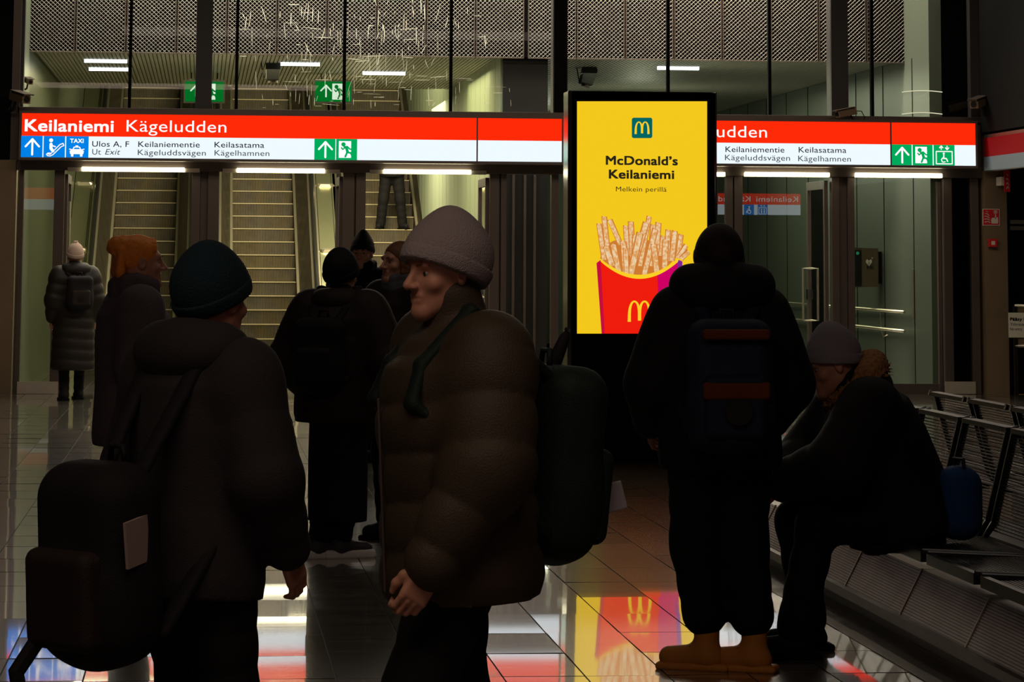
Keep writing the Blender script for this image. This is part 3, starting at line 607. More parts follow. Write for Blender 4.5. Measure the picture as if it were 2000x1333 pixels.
textpx('Pääsy kielletty', 1973, 2034, 626.5, 6, Yg-.03, 'ink', gt, .03); textpx('Tillträde förbjudet', 1973, 2034, 636.5, 5.5, Yg-.03, 'ink', gt); textpx('No entry', 1973, 1996, 645.5, 5.5, Yg-.03, 'ink', gt)
settle(gt, (9.4, Yg, 0))
vm = empty('dark_cabinet', label='black cabinet with two pale slots behind the gate at far right', cat='cabinet')
MB().box(9.45, 11, 34.4, 35.2, 0, 2.9).build('cabinet_body', 'black', vm)
for py in (433, 445): 
    a = onY(1973, py, 34.38); MB().box(a.x, a.x+.5, 34.37, 34.4, a.z-.03, a.z+.02).build('pale_slot', 'signplate', vm)
settle(vm, (9.45, 34.4, 0))
ys = MB(); a = onZ(1968, 766, .001); c = onZ(2000, 770, .001); ys.quad((9.5, 31.6, .001), (11.2, 31.6, .001), (11.2, 31.75, .001), (9.5, 31.75, .001)).xf(Matrix.Translation((0, .9, 0)))
struct(ys.build('trim_8', mat('yellow_tape', (.75, .5, .02), .5)))
# ------------------------------------------------------------------ advertising totem
T = empty('advertising_totem', label='tall black advertising totem with a glowing yellow fries poster', cat='advertising display')
YT0 = 21.79; x0, x1 = 2.80, 3.972; zt = 2.85
b_ = MB().box(x0+.03, x1-.03, YT0, YT0+.22, .0, zt); b_.build('housing', 'black', T)
MB().box(x0, x0+.035, YT0-.03, YT0+.25, 0, zt).build('edge_trim', 'chrome', T, bevel=.006); MB().box(x1-.012, x1, YT0-.03, YT0+.25, 0, zt).build('edge_trim', 'chrome', T, bevel=.004)
MB().box(x0+.035, x1-.012, YT0-.012, YT0, 0, zt-.005).build('front_glass', 'glossblack', T)
YP = YT0-.016
def q(px, py): return onY(px, py, YP)
SC = MB().quad(q(1127, 652), q(1381, 652), q(1381, 198), q(1127, 198)).build('poster', 'scr', T)
def polyp(name, pts, m, lay=1, parent=None):
    mb = MB(); mb.v = [tuple(onY(a, b2, YP-.0015*lay)) for a, b2 in pts]; mb.f = [tuple(range(len(pts)))]; return mb.build(name, m, parent or T)
tg = emis('ad_teal', (.0, .13, .12), 1.0)
def rsq(x0_, y0_, x1_, y1_, r): return [(cx+r*math.cos(a*PI/8+o), cy+r*math.sin(a*PI/8+o)) for cx, cy, o in ((x1_-r, y1_-r, 0), (x0_+r, y1_-r, PI/2), (x0_+r, y0_+r, PI), (x1_-r, y0_+r, 3*PI/2)) for a in range(5)]
polyp('logo_square', rsq(1234, 230, 1274, 270, 4), tg)
def arches(cx, base, w_, h_, t0, m, lay, name='arches_logo', tilt=0):
    mb = MB()
    for s in (-1, 1):
        n = 14; L = []; 
        for i in range(n+1):
            u = i/n; x = s*(w_/2)*(1-u); ang = PI*u
            xo = s*(w_/4)+s*(w_/4)*math.cos(PI*u); y = h_*math.sin(PI*u)**.62 if 0 < u < 1 else 0
            if u > .5: y = max(y, 0); y = h_*(.06+.94*math.sin(PI*u)**.62)
            L.append((xo, y))
        for i in range(n):
            a, b2 = L[i], L[i+1]; d = math.hypot(b2[0]-a[0], b2[1]-a[1]) or 1; nx, ny = -(b2[1]-a[1])/d, (b2[0]-a[0])/d
            ta = t0*(1.25-.55*math.sin(PI*i/n)); tb = t0*(1.25-.55*math.sin(PI*(i+1)/n))
            pts = [(a[0]-nx*ta/2, a[1]-ny*ta/2), (b2[0]-nx*tb/2, b2[1]-ny*tb/2), (b2[0]+nx*tb/2, b2[1]+ny*tb/2), (a[0]+nx*ta/2, a[1]+ny*ta/2)]
            mb.quad(*[tuple(onY(cx+p_[0], base-p_[1]+tilt*p_[0], YP-.0015*lay)) for p_ in pts])
    return mb.build(name, m, T)
yb = emis('ad_bright_yellow', (.95, .62, .02), 1.0); arches(1254, 262, 25, 23.5, 3.6, yb, 2)
ink = emis('ad_ink', (.022, .018, .008), 1.0)
textpx("McDonald’s", 1184, 1323, 321.5, 17, YP-.003, ink, T, .03); textpx('Keilaniemi', 1190, 1316, 348.5, 17, YP-.003, ink, T, .03); textpx('Melkein perillä', 1203, 1302, 374, 9.5, YP-.003, ink, T, .0)
fry1 = mat('ad_fries', (0, 0, 0), 1, spec=0); nt = fry1.node_tree; b = nt.nodes['Principled BSDF']; tc = nt.nodes.new('ShaderNodeTexCoord'); n = nt.nodes.new('ShaderNodeTexNoise'); n.inputs['Scale'].default_value = 45; n.inputs['Detail'].default_value = 8
cr = nt.nodes.new('ShaderNodeValToRGB'); cr.color_ramp.elements[0].position = .38; cr.color_ramp.elements[0].color = (.80, .36, .10, 1); cr.color_ramp.elements[1].position = .62; cr.color_ramp.elements[1].color = (.93, .70, .42, 1)
nt.links.new(tc.outputs['Object'], n.inputs[0]); nt.links.new(n.outputs[0], cr.inputs[0]); nt.links.new(cr.outputs[0], b.inputs['Emission Color']); b.inputs['Emission Strength'].default_value = .9
fry2 = emis('ad_fries_dark', (.68, .22, .035), .9); fry3 = emis('ad_fries_deep', (.42, .09, .015), .9)
polyp('fries_backing', [(1172, 505), (1180, 480), (1200, 470), (1230, 475), (1260, 468), (1290, 475), (1320, 480), (1322, 502), (1290, 535), (1250, 541), (1210, 535)], fry2, 2)  # darker printed shape behind the fries
FR = [(1170, 438, 1180, 508, 10), (1180, 424, 1188, 500, 10), (1191, 430, 1212, 478, 10), (1222, 442, 1226, 500, 10), (1232, 434, 1236, 505, 11), (1268, 424, 1250, 520, 9), (1262, 436, 1236, 525, 12), (1276, 440, 1270, 520, 11), (1286, 436, 1282, 500, 11),
      (1280, 448, 1258, 538, 11), (1241, 460, 1238, 520, 11), (1295, 462, 1290, 500, 9), (1305, 450, 1303, 510, 10), (1300, 470, 1298, 525, 12), (1318, 452, 1312, 510, 11), (1330, 459, 1324, 505, 10), (1217, 472, 1222, 534, 12), (1198, 478, 1208, 530, 12), (1184, 482, 1196, 520, 12), (1277, 478, 1283, 533, 12), (1250, 456, 1232, 536, 13), (1222, 486, 1224, 536, 10), (1340, 480, 1325, 503, 9), (1345, 492, 1330, 506, 9)]
for i, (xa, ya, xb, yb_, t) in enumerate(FR):
    d = math.hypot(xb-xa, yb_-ya); nx, ny = -(yb_-ya)/d*t/2, (xb-xa)/d*t/2; lay = 3+i*.35
    polyp('fry_edge', [(xa-nx*1.12, ya-ny*1.12), (xa+nx*1.12, ya+ny*1.12-2), (xb+nx*1.12, yb_+ny*1.12), (xb-nx*1.12, yb_-ny*1.12)], fry2, lay)
    polyp('fry', [(xa-nx*.75, ya-ny*.75+1), (xa+nx*.2, ya+ny*.2-2), (xa+nx*.8, ya+ny*.8+1), (xb+nx*.8, yb_+ny*.8), (xb-nx*.8, yb_-ny*.8)], fry1, lay+.18)
def arc(xa, xb, ym, sag, n=24): return [(xa+(xb-xa)*i/n, ym+sag*(1-(2*i/n-1)**2)) for i in range(n+1)]
fred = emis('ad_red', (.86, .012, .004), 1.0); fmag = emis('ad_magenta', (.62, .0, .13), 1.0); fpur = emis('ad_purple', (.22, .02, .30), 1.0); fcr = emis('ad_crimson', (.55, .004, .05), 1.0)
Lb = 12.2
bx_t = arc(1173, 1324, 508, 33)
polyp('fries_box', [(1165, 514)]+bx_t+[(1332, 510), (1326, 652), (1175, 652)], fred, Lb)
polyp('fries_box_side', [(1165, 514), (1173, 509), (1181, 652), (1175, 652)], fcr, Lb+.5)
polyp('fries_box_side', [(1284, 537), (1300, 528), (1316, 516), (1324, 508), (1332, 510), (1326, 652), (1288, 652)], fmag, Lb+.5)
polyp('fries_box_side', [(1324, 507), (1333, 512), (1329, 600), (1320, 640)], fpur, Lb+1)
o_ = arc(1171, 1326, 504, 33); i_ = arc(1174, 1324, 512, 33)
mb = MB()
for i in range(24): mb.quad(*[tuple(onY(p_[0], p_[1], YP-.0015*(Lb+1.5))) for p_ in (i_[i], i_[i+1], o_[i+1], o_[i])])
mb.build('fries_box_rim', yb, T)
arches(1249, 629, 40, 40, 5.2, yb, Lb+2)
textpx('JCDecaux', 1216, 1290, 684, 7, YP, mat('grey_print', (.05, .05, .05), .5), T, .01)
settle(T, (3.386, YT0, 0))
# ------------------------------------------------------------------ bench: two back-to-back rows of black mesh seats on a beam
BX = 3.26
def make_seat(face):      # local: sitter looks towards -X
    root = empty('beam_chair')
    def m_(mb, name, mt, **k): return mb.build(name, mt, root, **k)
    W = .66
    f = MB()
    for y in (-W/2, W/2): f.tube([(.0, y, .45), (.42, y, .43), (.47, y, .50), (.56, y, .86), (.60, y, .87)], .016, 8)
    f.box(-.005, .02, -W/2, W/2, .415, .455); f.box(.545, .60, -W/2-.01, W/2+.01, .855, .875); m_(f, 'seat_frame', 'bench')
    s = MB()
    for i in range(26): x = .02+i*.0157; s.box(x, x+.008, -W/2, W/2, .438, .444)
    s.box(0, .42, -.15, -.14, .43, .438).box(0, .42, .14, .15, .43, .438); m_(s, 'seat_pan', 'bench')
    b3 = MB()
    for i in range(30):
        t = i/30; x = .455+t*.10; z = .47+t*.38; b3.box(x, x+.006, -W/2, W/2, z, z+.0045)
    for i in range(12): y = -W/2+.05+i*.0509; b3.quad((.462, y, .47), (.462, y+.004, .47), (.562, y+.004, .85), (.562, y, .85))
    m_(b3, 'backrest', 'bench')
    return root
MT['bench'] = mat('bench_black', (.010, .010, .011), .35, .2)
proto = make_seat(1); used = False
fy = [12.112-.37+.745*k for k in (-4, -3, -2, -1, 0, 1, 2, 3)]
names = {0: 'nearest to the camera', 1: 'second nearest to the camera', 2: 'third from the camera', 3: 'fourth from the camera', 4: 'fifth from the camera', 5: 'sixth from the camera', 6: 'seventh, far end', 7: 'last at the far end'}
for k, y in enumerate(fy):
    r = copy_tree(proto) if used else proto; used = True
    r.location = (2.73, y, 0); tag(r, f'black wire mesh seat of the front row facing the totem, {names[k]}', 'seat', 'front row of bench seats')
for k in range(8):
    y = fy[k]+.2; r = copy_tree(proto); r.location = (4.36, y, 0); r.rotation_euler = (0, 0, PI); tag(r, f'black wire mesh seat of the rear row facing away, {names[k]}', 'seat', 'rear row of bench seats')
bb = empty('bench_beam', label='black steel beam and feet carrying the two rows of bench seats', cat='bench frame')
MB().box(3.40, 3.66, 8.0, 15.2, .30, .37).build('beam', 'bench', bb)
for y in (8.6, 11.0, 14.6):
    MB().box(3.48, 3.58, y, y+.06, .0, .33).build('foot', 'bench', bb); MB().box(2.9, 4.1, y, y+.05, .37, .41).build('cross_arm', 'bench', bb)
settle(bb, (3.53, 11.5, 0))
for y, lab in ((12.86, 'curved chrome armrest at the far end of the front bench row'), (12.115, 'chrome armrest hidden behind the seated person')):
    mb = MB().tube([(2.80, y, .43), (2.735, y, .56), (2.715, y, .62), (2.74, y, .655), (2.80, y, .665), (3.15, y, .665), (3.22, y, .62)], .016, 10); tag(mb.build('armrest', 'chrome', smooth=True), lab, 'armrest')
# ribbed cover under the seats
rb = stripes('ribbed_cover', (.75, .66, .66), (.06, .05, .05), 2, .0105, .34, .35, .62)
hc = empty('bench_plinth', label='low inclined cover of ribbed metal plates under the front seats', cat='bench plinth')
for k in range(-3, 4):
    ya = 11.661+k*1.01; o = MB().prism([(2.89, .1), (2.985, .28), (3.3, .28), (3.3, .1)], ya+.008, ya+1.002).build('ribbed_plate', rb, hc)
    MB().prism([(2.885, .098), (2.982, .284), (2.99, .284), (2.893, .098)], ya-.006, ya+.006).build('joint_strip', 'rail', hc)
MB().box(2.86, 3.3, 8.0, 15.8, .06, .085).build('lower_rail', 'frame', hc); MB().box(2.91, 3.3, 8.0, 15.8, .0, .06).build('base', 'black', hc); MB().box(2.86, 2.90, 8.0, 15.8, .085, .10).build('edge_lip', 'frame', hc)
settle(hc, (3.1, 11.5, 0))
# ------------------------------------------------------------------ smooth bodies from distance fields
def f32(a): return np.asarray(a, dtype=np.float32)
def RX(a): c, s = math.cos(a), math.sin(a); return np.array([[1, 0, 0], [0, c, -s], [0, s, c]])
def RY(a): c, s = math.cos(a), math.sin(a); return np.array([[c, 0, s], [0, 1, 0], [-s, 0, c]])
def RZ(a): c, s = math.cos(a), math.sin(a); return np.array([[c, -s, 0], [s, c, 0], [0, 0, 1]])
class Sdf:      # primitives: rc round cone, el ellipsoid, bx rounded box, lo lofted trunk, hs half space
    def __init__(s): s.P = []; s.A = None
    def _add(s, kind, dat, lo, hi, k, op): s.P.append((kind, dat, np.array(lo, float), np.array(hi, float), k, op)); return s
    def rc(s, a, b, r1, r2, k=.03, op='u', q=0, amp=0):
        a = np.array(a, float); b = np.array(b, float); m = max(r1, r2)+amp
        return s._add('rc', (a, b, r1, r2, q, amp), np.minimum(a, b)-m, np.maximum(a, b)+m, k, op)
    def chain(s, pts, rs, k=.03, **kw):
        for i in range(len(pts)-1): s.rc(pts[i], pts[i+1], rs[i], rs[i+1], k, **kw)
        return s
    def el(s, c, r, R=None, k=.03, op='u', amp=0, fr=0):
        c = np.array(c, float); m = max(r)+amp; return s._add('el', (c, np.array(r, float), R, amp, fr), c-m, c+m, k, op)
    def bx(s, c, h, r, R=None, k=.02, op='u'):
        c = np.array(c, float); m = np.linalg.norm(h)+r; return s._add('bx', (c, np.array(h, float), r, R), c-m, c+m, k, op)
    def lo(s, st, R=None, o=(0, 0, 0), k=.03, op='u', q=0, amp=0, cut=True):
        st = np.array(sorted(st), float); o = np.array(o, float); zs = st[:, 0]; m = max(st[:, 3].max(), st[:, 4].max())+.12
        cs = [np.array([x, y, z]) for x in (-m, m) for y in (-m, m) for z in (zs[0]-.02, zs[-1]+.02)]
        if R is not None: cs = [R @ (c-o)+o for c in cs]
        return s._add('lo', (st, R, o, q, amp), np.min(cs, 0), np.max(cs, 0), k, op)
    def hs(s, p, n, k=.006): s.P.append(('hs', (np.array(p, float), np.array(n, float)/np.linalg.norm(n)), None, None, k, 'i')); return s
    def evald(s, kind, d, X, Y, Z):
        if kind == 'rc':
            a, b, r1, r2, q, amp = d; ab = b-a; L2 = max(ab @ ab, 1e-9)
            t = ((X-a[0])*ab[0]+(Y-a[1])*ab[1]+(Z-a[2])*ab[2])/L2; t = np.clip(t, 0, 1)
            D = np.sqrt((X-a[0]-t*ab[0])**2+(Y-a[1]-t*ab[1])**2+(Z-a[2]-t*ab[2])**2)-(r1+(r2-r1)*t)
            if q: D = D-amp*(np.abs(np.sin(PI*t*math.sqrt(L2)/q))**.6-.6)
            return D
        if kind == 'el':
            c, r, R, amp, fr = d; x, y, z = X-c[0], Y-c[1], Z-c[2]
            if R is not None: x, y, z = (R[0, 0]*x+R[1, 0]*y+R[2, 0]*z, R[0, 1]*x+R[1, 1]*y+R[2, 1]*z, R[0, 2]*x+R[1, 2]*y+R[2, 2]*z)
            k0 = np.sqrt((x/r[0])**2+(y/r[1])**2+(z/r[2])**2); k1 = np.sqrt((x/r[0]**2)**2+(y/r[1]**2)**2+(z/r[2]**2)**2)+1e-6
            D = k0*(k0-1)/k1
            if amp: D = D-amp*np.sin(x*fr)*np.sin(y*fr+1)*np.sin(z*fr*.6+x*20)
            return D
        if kind == 'bx':
            c, h, r, R = d; x, y, z = X-c[0], Y-c[1], Z-c[2]
            if R is not None: x, y, z = (R[0, 0]*x+R[1, 0]*y+R[2, 0]*z, R[0, 1]*x+R[1, 1]*y+R[2, 1]*z, R[0, 2]*x+R[1, 2]*y+R[2, 2]*z)
            qx, qy, qz = np.abs(x)-h[0]+r, np.abs(y)-h[1]+r, np.abs(z)-h[2]+r
            return np.sqrt(np.maximum(qx, 0)**2+np.maximum(qy, 0)**2+np.maximum(qz, 0)**2)+np.minimum(np.maximum(qx, np.maximum(qy, qz)), 0)-r
        if kind == 'lo':
            st, R, o, q, amp = d; x, y, z = X-o[0], Y-o[1], Z-o[2]
            if R is not None: x, y, z = (R[0, 0]*x+R[1, 0]*y+R[2, 0]*z, R[0, 1]*x+R[1, 1]*y+R[2, 1]*z, R[0, 2]*x+R[1, 2]*y+R[2, 2]*z)
            x, y, z = x+o[0], y+o[1], z+o[2]; sh = z.shape; zf = z.ravel()
            cx, cy, rx, ry = [np.interp(zf, st[:, 0], st[:, i]).reshape(sh) for i in (1, 2, 3, 4)]
            e = np.sqrt(((x-cx)/rx)**2+((y-cy)/ry)**2)+1e-6; D = (e-1)*np.sqrt((x-cx)**2+(y-cy)**2)/e
            D = np.where(e < .2, -.8*np.minimum(rx, ry), D)
            if q: D = D-amp*(np.abs(np.sin(PI*(z-st[0, 0])/q+.25*np.sin(x*9)))**.6-.6)
            return np.maximum(D, np.maximum(st[0, 0]-z, z-st[-1, 0]))
    def mesh(s, res):
        lo = np.min([p[2] for p in s.P if p[2] is not None and p[5] == 'u'], 0)-3*res; hi = np.max([p[3] for p in s.P if p[3] is not None and p[5] == 'u'], 0)+3*res
        n = np.ceil((hi-lo)/res).astype(int)+1
        ax = [f32(lo[i]+np.arange(n[i])*res) for i in range(3)]; G = np.full(n, .2, np.float32)
        for kind, d, a, b, k, op in s.P:
            if kind == 'hs':
                p, nn = d; D = (ax[0][:, None, None]-p[0])*nn[0]+(ax[1][None, :, None]-p[1])*nn[1]+(ax[2][None, None, :]-p[2])*nn[2]; D = f32(np.broadcast_to(D, G.shape))
                h = np.clip(.5-.5*(D-G)/k*-1, 0, 1); G = np.maximum(G, D); continue
            mg = k+3*res; i0 = np.maximum(((a-mg-lo)/res).astype(int), 0); i1 = np.minimum(((b+mg-lo)/res).astype(int)+2, n)
            sl = tuple(slice(i0[i], i1[i]) for i in range(3)); X = ax[0][sl[0]][:, None, None]; Y = ax[1][sl[1]][None, :, None]; Z = ax[2][sl[2]][None, None, :]
            X, Y, Z = np.broadcast_arrays(X, Y, Z); D = s.evald(kind, d, X, Y, Z); g = G[sl]
            if op == 'u': h = np.maximum(k-np.abs(D-g), 0)/k; G[sl] = np.minimum(D, g)-h*h*k*.25
            elif op == 's': D = -D; h = np.maximum(k-np.abs(D-g), 0)/k; G[sl] = np.maximum(D, g)+h*h*k*.25
        # surface nets
        S = G < 0; V = np.zeros(tuple(np.array(G.shape)-1)+(3,), np.float32); C = np.zeros(V.shape[:3], np.float32)
        n0, n1, n2 = G.shape
        offs = [(i, j, l) for i in (0, 1) for j in (0, 1) for l in (0, 1)]
        def cs(A, o): return A[o[0]:n0-1+o[0], o[1]:n1-1+o[1], o[2]:n2-1+o[2]]
        for axn in range(3):
            for o in offs:
                if o[axn]: continue
                o2 = list(o); o2[axn] = 1; a, b = cs(G, o), cs(G, tuple(o2)); cr_ = (a < 0) != (b < 0)
                t = np.where(cr_, a/(a-b+1e-12), 0); pos = [np.where(cr_, float(o[i]), 0) for i in range(3)]; pos[axn] = np.where(cr_, t, 0)
                for i in range(3): V[..., i] += pos[i]
                C += cr_
        act = C > 0; idx = -np.ones(C.shape, np.int64); idx[act] = np.arange(act.sum()); ijk = np.argwhere(act)
        verts = lo+(ijk+V[act]/C[act][:, None])*res
        F_ = []
        for axn in range(3):
            o1, o2 = [(1, 2), (2, 0), (0, 1)][axn]
            sa = [slice(1, -1)]*3; sa[axn] = slice(0, -1); sb = [slice(1, -1)]*3; sb[axn] = slice(1, None)
            a, b = S[tuple(sa)], S[tuple(sb)]; e = np.argwhere(a != b); 
            if not len(e): continue
            base = e+1; base[:, axn] = e[:, axn]; inside = a[tuple(e.T)]
            u = np.zeros(3, int); u[o1] = 1; v = np.zeros(3, int); v[o2] = 1
            q = np.stack([idx[tuple((base-u-v).T)], idx[tuple((base-v).T)], idx[tuple(base.T)], idx[tuple((base-u).T)]], 1)
            q[~inside] = q[~inside][:, ::-1]; F_.append(q)
        return verts, np.concatenate(F_)
def smesh(name, sdf, res, m, parent=None, scale=1., extra=None, kind=None):
    if isinstance(sdf, Sdf): sdf = [(sdf, res)]
    vs, fs, n = [], [], 0
    for s, r in sdf:
        v, f = s.mesh(r); vs.append(v*scale); fs.append(f+n); n += len(v)
    v = np.concatenate(vs); f = np.concatenate(fs)
    me = bpy.data.meshes.new(name); me.vertices.add(len(v)); me.vertices.foreach_set('co', f32(v).ravel()); me.loops.add(f.size); me.loops.foreach_set('vertex_index', f.ravel().astype(np.int32))
    me.polygons.add(len(f)); me.polygons.foreach_set('loop_start', np.arange(0, f.size, 4, dtype=np.int32)); me.polygons.foreach_set('loop_total', np.full(len(f), 4, np.int32))
    me.update(calc_edges=True); me.validate(); me.polygons.foreach_set('use_smooth', [True]*len(me.polygons)); me.materials.append(m if not isinstance(m, str) else MT[m])
    o = bpy.data.objects.new(name, me); COL.objects.link(o); o.parent = parent
    if kind: o['kind'] = kind
    return o
def cloth(name, col, rough=.85, bs=220, bump=.25, **k): MT[name] = mat(name, col, rough, noise=.25, nscale=6, bump=bump, bscale=bs, spec=.25, **k); return name
skin = mat('skin', (.50, .24, .15), .5, noise=.12, nscale=12, spec=.35); MT['skin'] = skin
skin.node_tree.nodes['Principled BSDF'].inputs['Subsurface Weight'].default_value = .08
MT['eye'] = mat('eye_white', (.35, .30, .27), .4); MT['iris'] = mat('iris', (.02, .015, .01), .15); MT['lip'] = mat('lip', (.42, .12, .09), .45)
def head_sdf(R, c):       # R head rotation, c centre of head; local +Y is the face
    T = lambda p: R @ np.array(p, float)+c
    s = Sdf(); s.el(T((0, -.012, .03)), (.076, .095, .088), R).el(T((0, .02, -.035)), (.062, .074, .078), R, k=.04)
    s.rc(T((-.05, .0, -.06)), T((-.012, .072, -.10)), .018, .02, .03).rc(T((.05, .0, -.06)), T((.012, .072, -.10)), .018, .02, .03)
    s.el(T((0, .078, -.098)), (.022, .018, .018), R, k=.02)
    s.rc(T((-.04, .079, .028)), T((.04, .079, .028)), .012, .012, .02)
    for x in (-1, 1):
        s.el(T((x*.033, .1, .004)), (.019, .02, .013), R, k=.014, op='s'); s.el(T((x*.047, .062, -.025)), (.02, .018, .018), R, k=.02)
        s.el(T((x*.079, -.008, -.004)), (.010, .019, .031), R @ RZ(-x*.35), k=.008); s.el(T((x*.088, -.003, .0)), (.006, .009, .016), R, k=.006, op='s')
    s.rc(T((0, .092, .012)), T((0, .117, -.026)), .008, .0125, .014); s.el(T((-.012, .103, -.031)), (.009, .011, .008), R, k=.008); s.el(T((.012, .103, -.031)), (.009, .011, .008), R, k=.008)
    s.rc(T((-.02, .088, -.056)), T((.02, .088, -.056)), .0075, .0075, .01).rc(T((-.016, .088, -.069)), T((.016, .088, -.069)), .008, .008, .01)
    s.rc(T((-.024, .096, -.0625)), T((.024, .096, -.0625)), .0025, .0025, .004, op='s')
    return s
def hand_sdf(w, R, side, curl=.5):   # w wrist, R columns: X toward thumb, Y palm facing, Z fingers
    s = Sdf(); T = lambda p: R @ np.array(p, float)+w
    s.rc(T((0, 0, -.06)), T((0, 0, .01)), .028, .025, .02); s.bx(T((0, 0, .05)), (.040, .014, .045), .012, R, k=.02)
    for x, L, b in ((.030, .072, .094), (.010, .082, .097), (-.010, .076, .094), (-.029, .060, .088)):
        p = np.array((x, 0, b)); a = curl*.55; pts = [p-np.array((0, 0, .02)), p]
        for sg in (.46, .30, .24):
            a_ = a; p = p+np.array((0, math.sin(a_), math.cos(a_)))*L*sg; pts.append(p); a += curl*(1.1)
        s.chain([T(q) for q in pts], [.0095, .0092, .0085, .0078, .0066], .004)
    s.chain([T(q) for q in ((.026, .002, .015), (.048, .014, .045), (.052, .026, .072), (.046, .036, .094))], [.014, .012, .0105, .0085], .012); return s
STD = dict(hip=(.09, 0, .93), knee=(.10, .02, .50), ank=(.10, -.01, .09), sh=(.175, -.01, 1.42), el=(.235, -.03, 1.15), wr=(.245, .05, .92))
def person(lab, x, y, face, Ht, spec, group=None):
    """local frame: +Y is where the body faces, x>0 is the right side of the body; built at 1.75 m and scaled"""
    S = Ht/1.75*spec.get('adj', 1); col = spec; fine = spec.get('res', .013); J = {}
    root = None
    lean = spec.get('lean', 0); base = np.array(spec.get('pelvis', (0, 0, .95)), float); tw = spec.get('twist', 0)
    RL = RZ(tw) @ RX(-lean)
    up = lambda p: RL @ (np.array(p, float)-np.array((0, 0, .95)))+base
    for n in STD:
        for sd in (1, -1):
            p = spec.get(n+('R' if sd > 0 else 'L')); key = (n, sd)
            if p is not None: J[key] = np.array(p, float)
            else:
                q = STD[n]; q = np.array((q[0]*sd, q[1], q[2])); J[key] = up(q) if n in ('sh', 'el', 'wr') else q
    hc = up((0, .02, 1.625)); RH = RL @ RX(lean*.6) @ RZ(spec.get('hyaw', 0)) @ RX(-spec.get('nod', 0))
    T_ = lambda p: RH @ np.array(p, float)+hc
    # body, one continuous surface, head finer than the covered trunk
    tb = [(.90, 0, 0, .15, .10), (1.05, 0, 0, .13, .09), (1.25, 0, 0, .15, .10), (1.40, 0, -.01, .15, .085), (1.46, 0, -.02, .07, .065)]
    off = base-np.array((0, 0, .95))
    def loft(s, st, **k):
        n0 = len(s.P); s.lo(st, RL, (0, 0, .95), **k); kd, d, a, c, kk, op = s.P[-1]
        st_, R_, o_, q_, am_ = d
        if np.abs(off).max() > 0:
            s.P[-1] = ('lof', (st_, R_, o_, q_, am_, off), a+off, c+off, kk, op)
    b2 = Sdf(); loft(b2, tb); b2.rc(up((0, -.02, 1.42)), T_((0, -.02, -.06)), .058, .055, .03)
    for sd in (1, -1):
        b2.chain([J[('sh', sd)], J[('el', sd)], J[('wr', sd)]], [.045, .038, .026], .03); b2.chain([J[('hip', sd)], J[('knee', sd)], J[('ank', sd)]], [.075, .05, .038], .03)
        b2.rc(J[('ank', sd)], J[('ank', sd)]+RZ(spec.get('footyaw', {1: 0, -1: 0})[sd]) @ np.array((0, .10, -.05)), .032, .024, .02)
    hd = head_sdf(RH, hc); hd.rc(up((0, -.025, 1.44)), T_((0, -.02, -.05)), .056, .053, .03)
    parts = [(b2, .016), (hd, .0045 if spec.get('face') else .008)]
    for sd in (1, -1):
        w_ = J[('wr', sd)]; z = w_-J[('el', sd)]; z = z/np.linalg.norm(z); z = np.array(spec.get('handdir', z), float) if spec.get('handdir') is not None else z; z /= np.linalg.norm(z)
        t = np.array(spec.get('thumb', (0, 1, .0)), float); t = t-z*(t @ z); t /= np.linalg.norm(t); yv = np.cross(z, t)
        if yv[0]*sd > 0 and abs(yv[0]) > .2: yv = -yv
        parts.append((hand_sdf(w_+z*.01, np.stack([t, yv, z], 1), sd, spec.get('curl', .6)), .004 if spec.get('res', 1) < .012 else .006))
    root = smesh('person', parts, None, 'skin', None, S); root.location = (x, y, spec.get('z', 0)); root.rotation_euler = (0, 0, face)
    tag(root, lab, 'person', group)
    if spec.get('face'):
        for sd in (-1, 1):
            e = Sdf().el(T_((sd*.032, .0712, .003)), (.0125, .0125, .0095)); o = smesh('eye', e, .002, 'eye', root, S)
            i_ = Sdf().el(T_((sd*.032, .081, .003)), (.0068, .0035, .0068)); smesh('iris', i_, .001, 'iris', o, S)
            eb = Sdf().chain([T_((sd*.016, .094, .026)), T_((sd*.034, .092, .031)), T_((sd*.052, .078, .025))], [.0035, .004, .0025], .003); smesh('eyebrow', eb, .002, spec.get('browm', 'iris'), root, S)
    # trousers
    if spec.get('trousers'):
        m, rk = spec['trousers'][0], spec['trousers'][1] if len(spec['trousers']) > 1 else 1
        t = Sdf(); t.rc((J[('hip', 1)]+J[('hip', -1)])/2+(0, 0, .02), up((0, 0, 1.05)), .14, .13, .05)
        for sd in (1, -1):
            h, k_, a = J[('hip', sd)], J[('knee', sd)], J[('ank', sd)]+(0, 0, spec.get('tb', .035))
            t.chain([h, k_, a], [.10*rk, .076*rk, .068*rk], .04, q=.11, amp=.006)
        smesh('trousers', t, fine, m, root, S)
    if spec.get('skirt'):
        m, z0, z1, r0, r1 = spec['skirt']; t = Sdf(); t.lo([(z0, 0, 0, r0, r0*.75), (z1, 0, 0, r1, r1*.75)], q=.5, amp=.004); smesh('long_skirt', t, fine, m, root, S)
    # shoes
    sh = spec.get('shoes', 'black'); fy_ = spec.get('footyaw', {1: 0, -1: 0})
    for sd in (1, -1):
        a = J[('ank', sd)]; Rf = RZ(fy_[sd]) @ RX(spec.get('footpitch', {1: 0, -1: 0})[sd]); A = lambda p: Rf @ np.array(p, float)+a
        s_ = Sdf(); hgt = spec.get('boot', .03)
        s_.rc(A((0, -.01, hgt)), A((0, -.01, -.03)), .052, .05, .02).rc(A((0, .0, -.035)), A((0, .145, -.045)), .048, .042, .04).el(A((0, -.035, -.045)), (.042, .045, .04), Rf, k=.03); s_.hs(A((0, 0, -.072)), -Rf[:, 2]); s_.hs(A((0, 0, hgt+.02)), Rf[:, 2])
        o = smesh('shoe', s_, .008, sh, root, S)
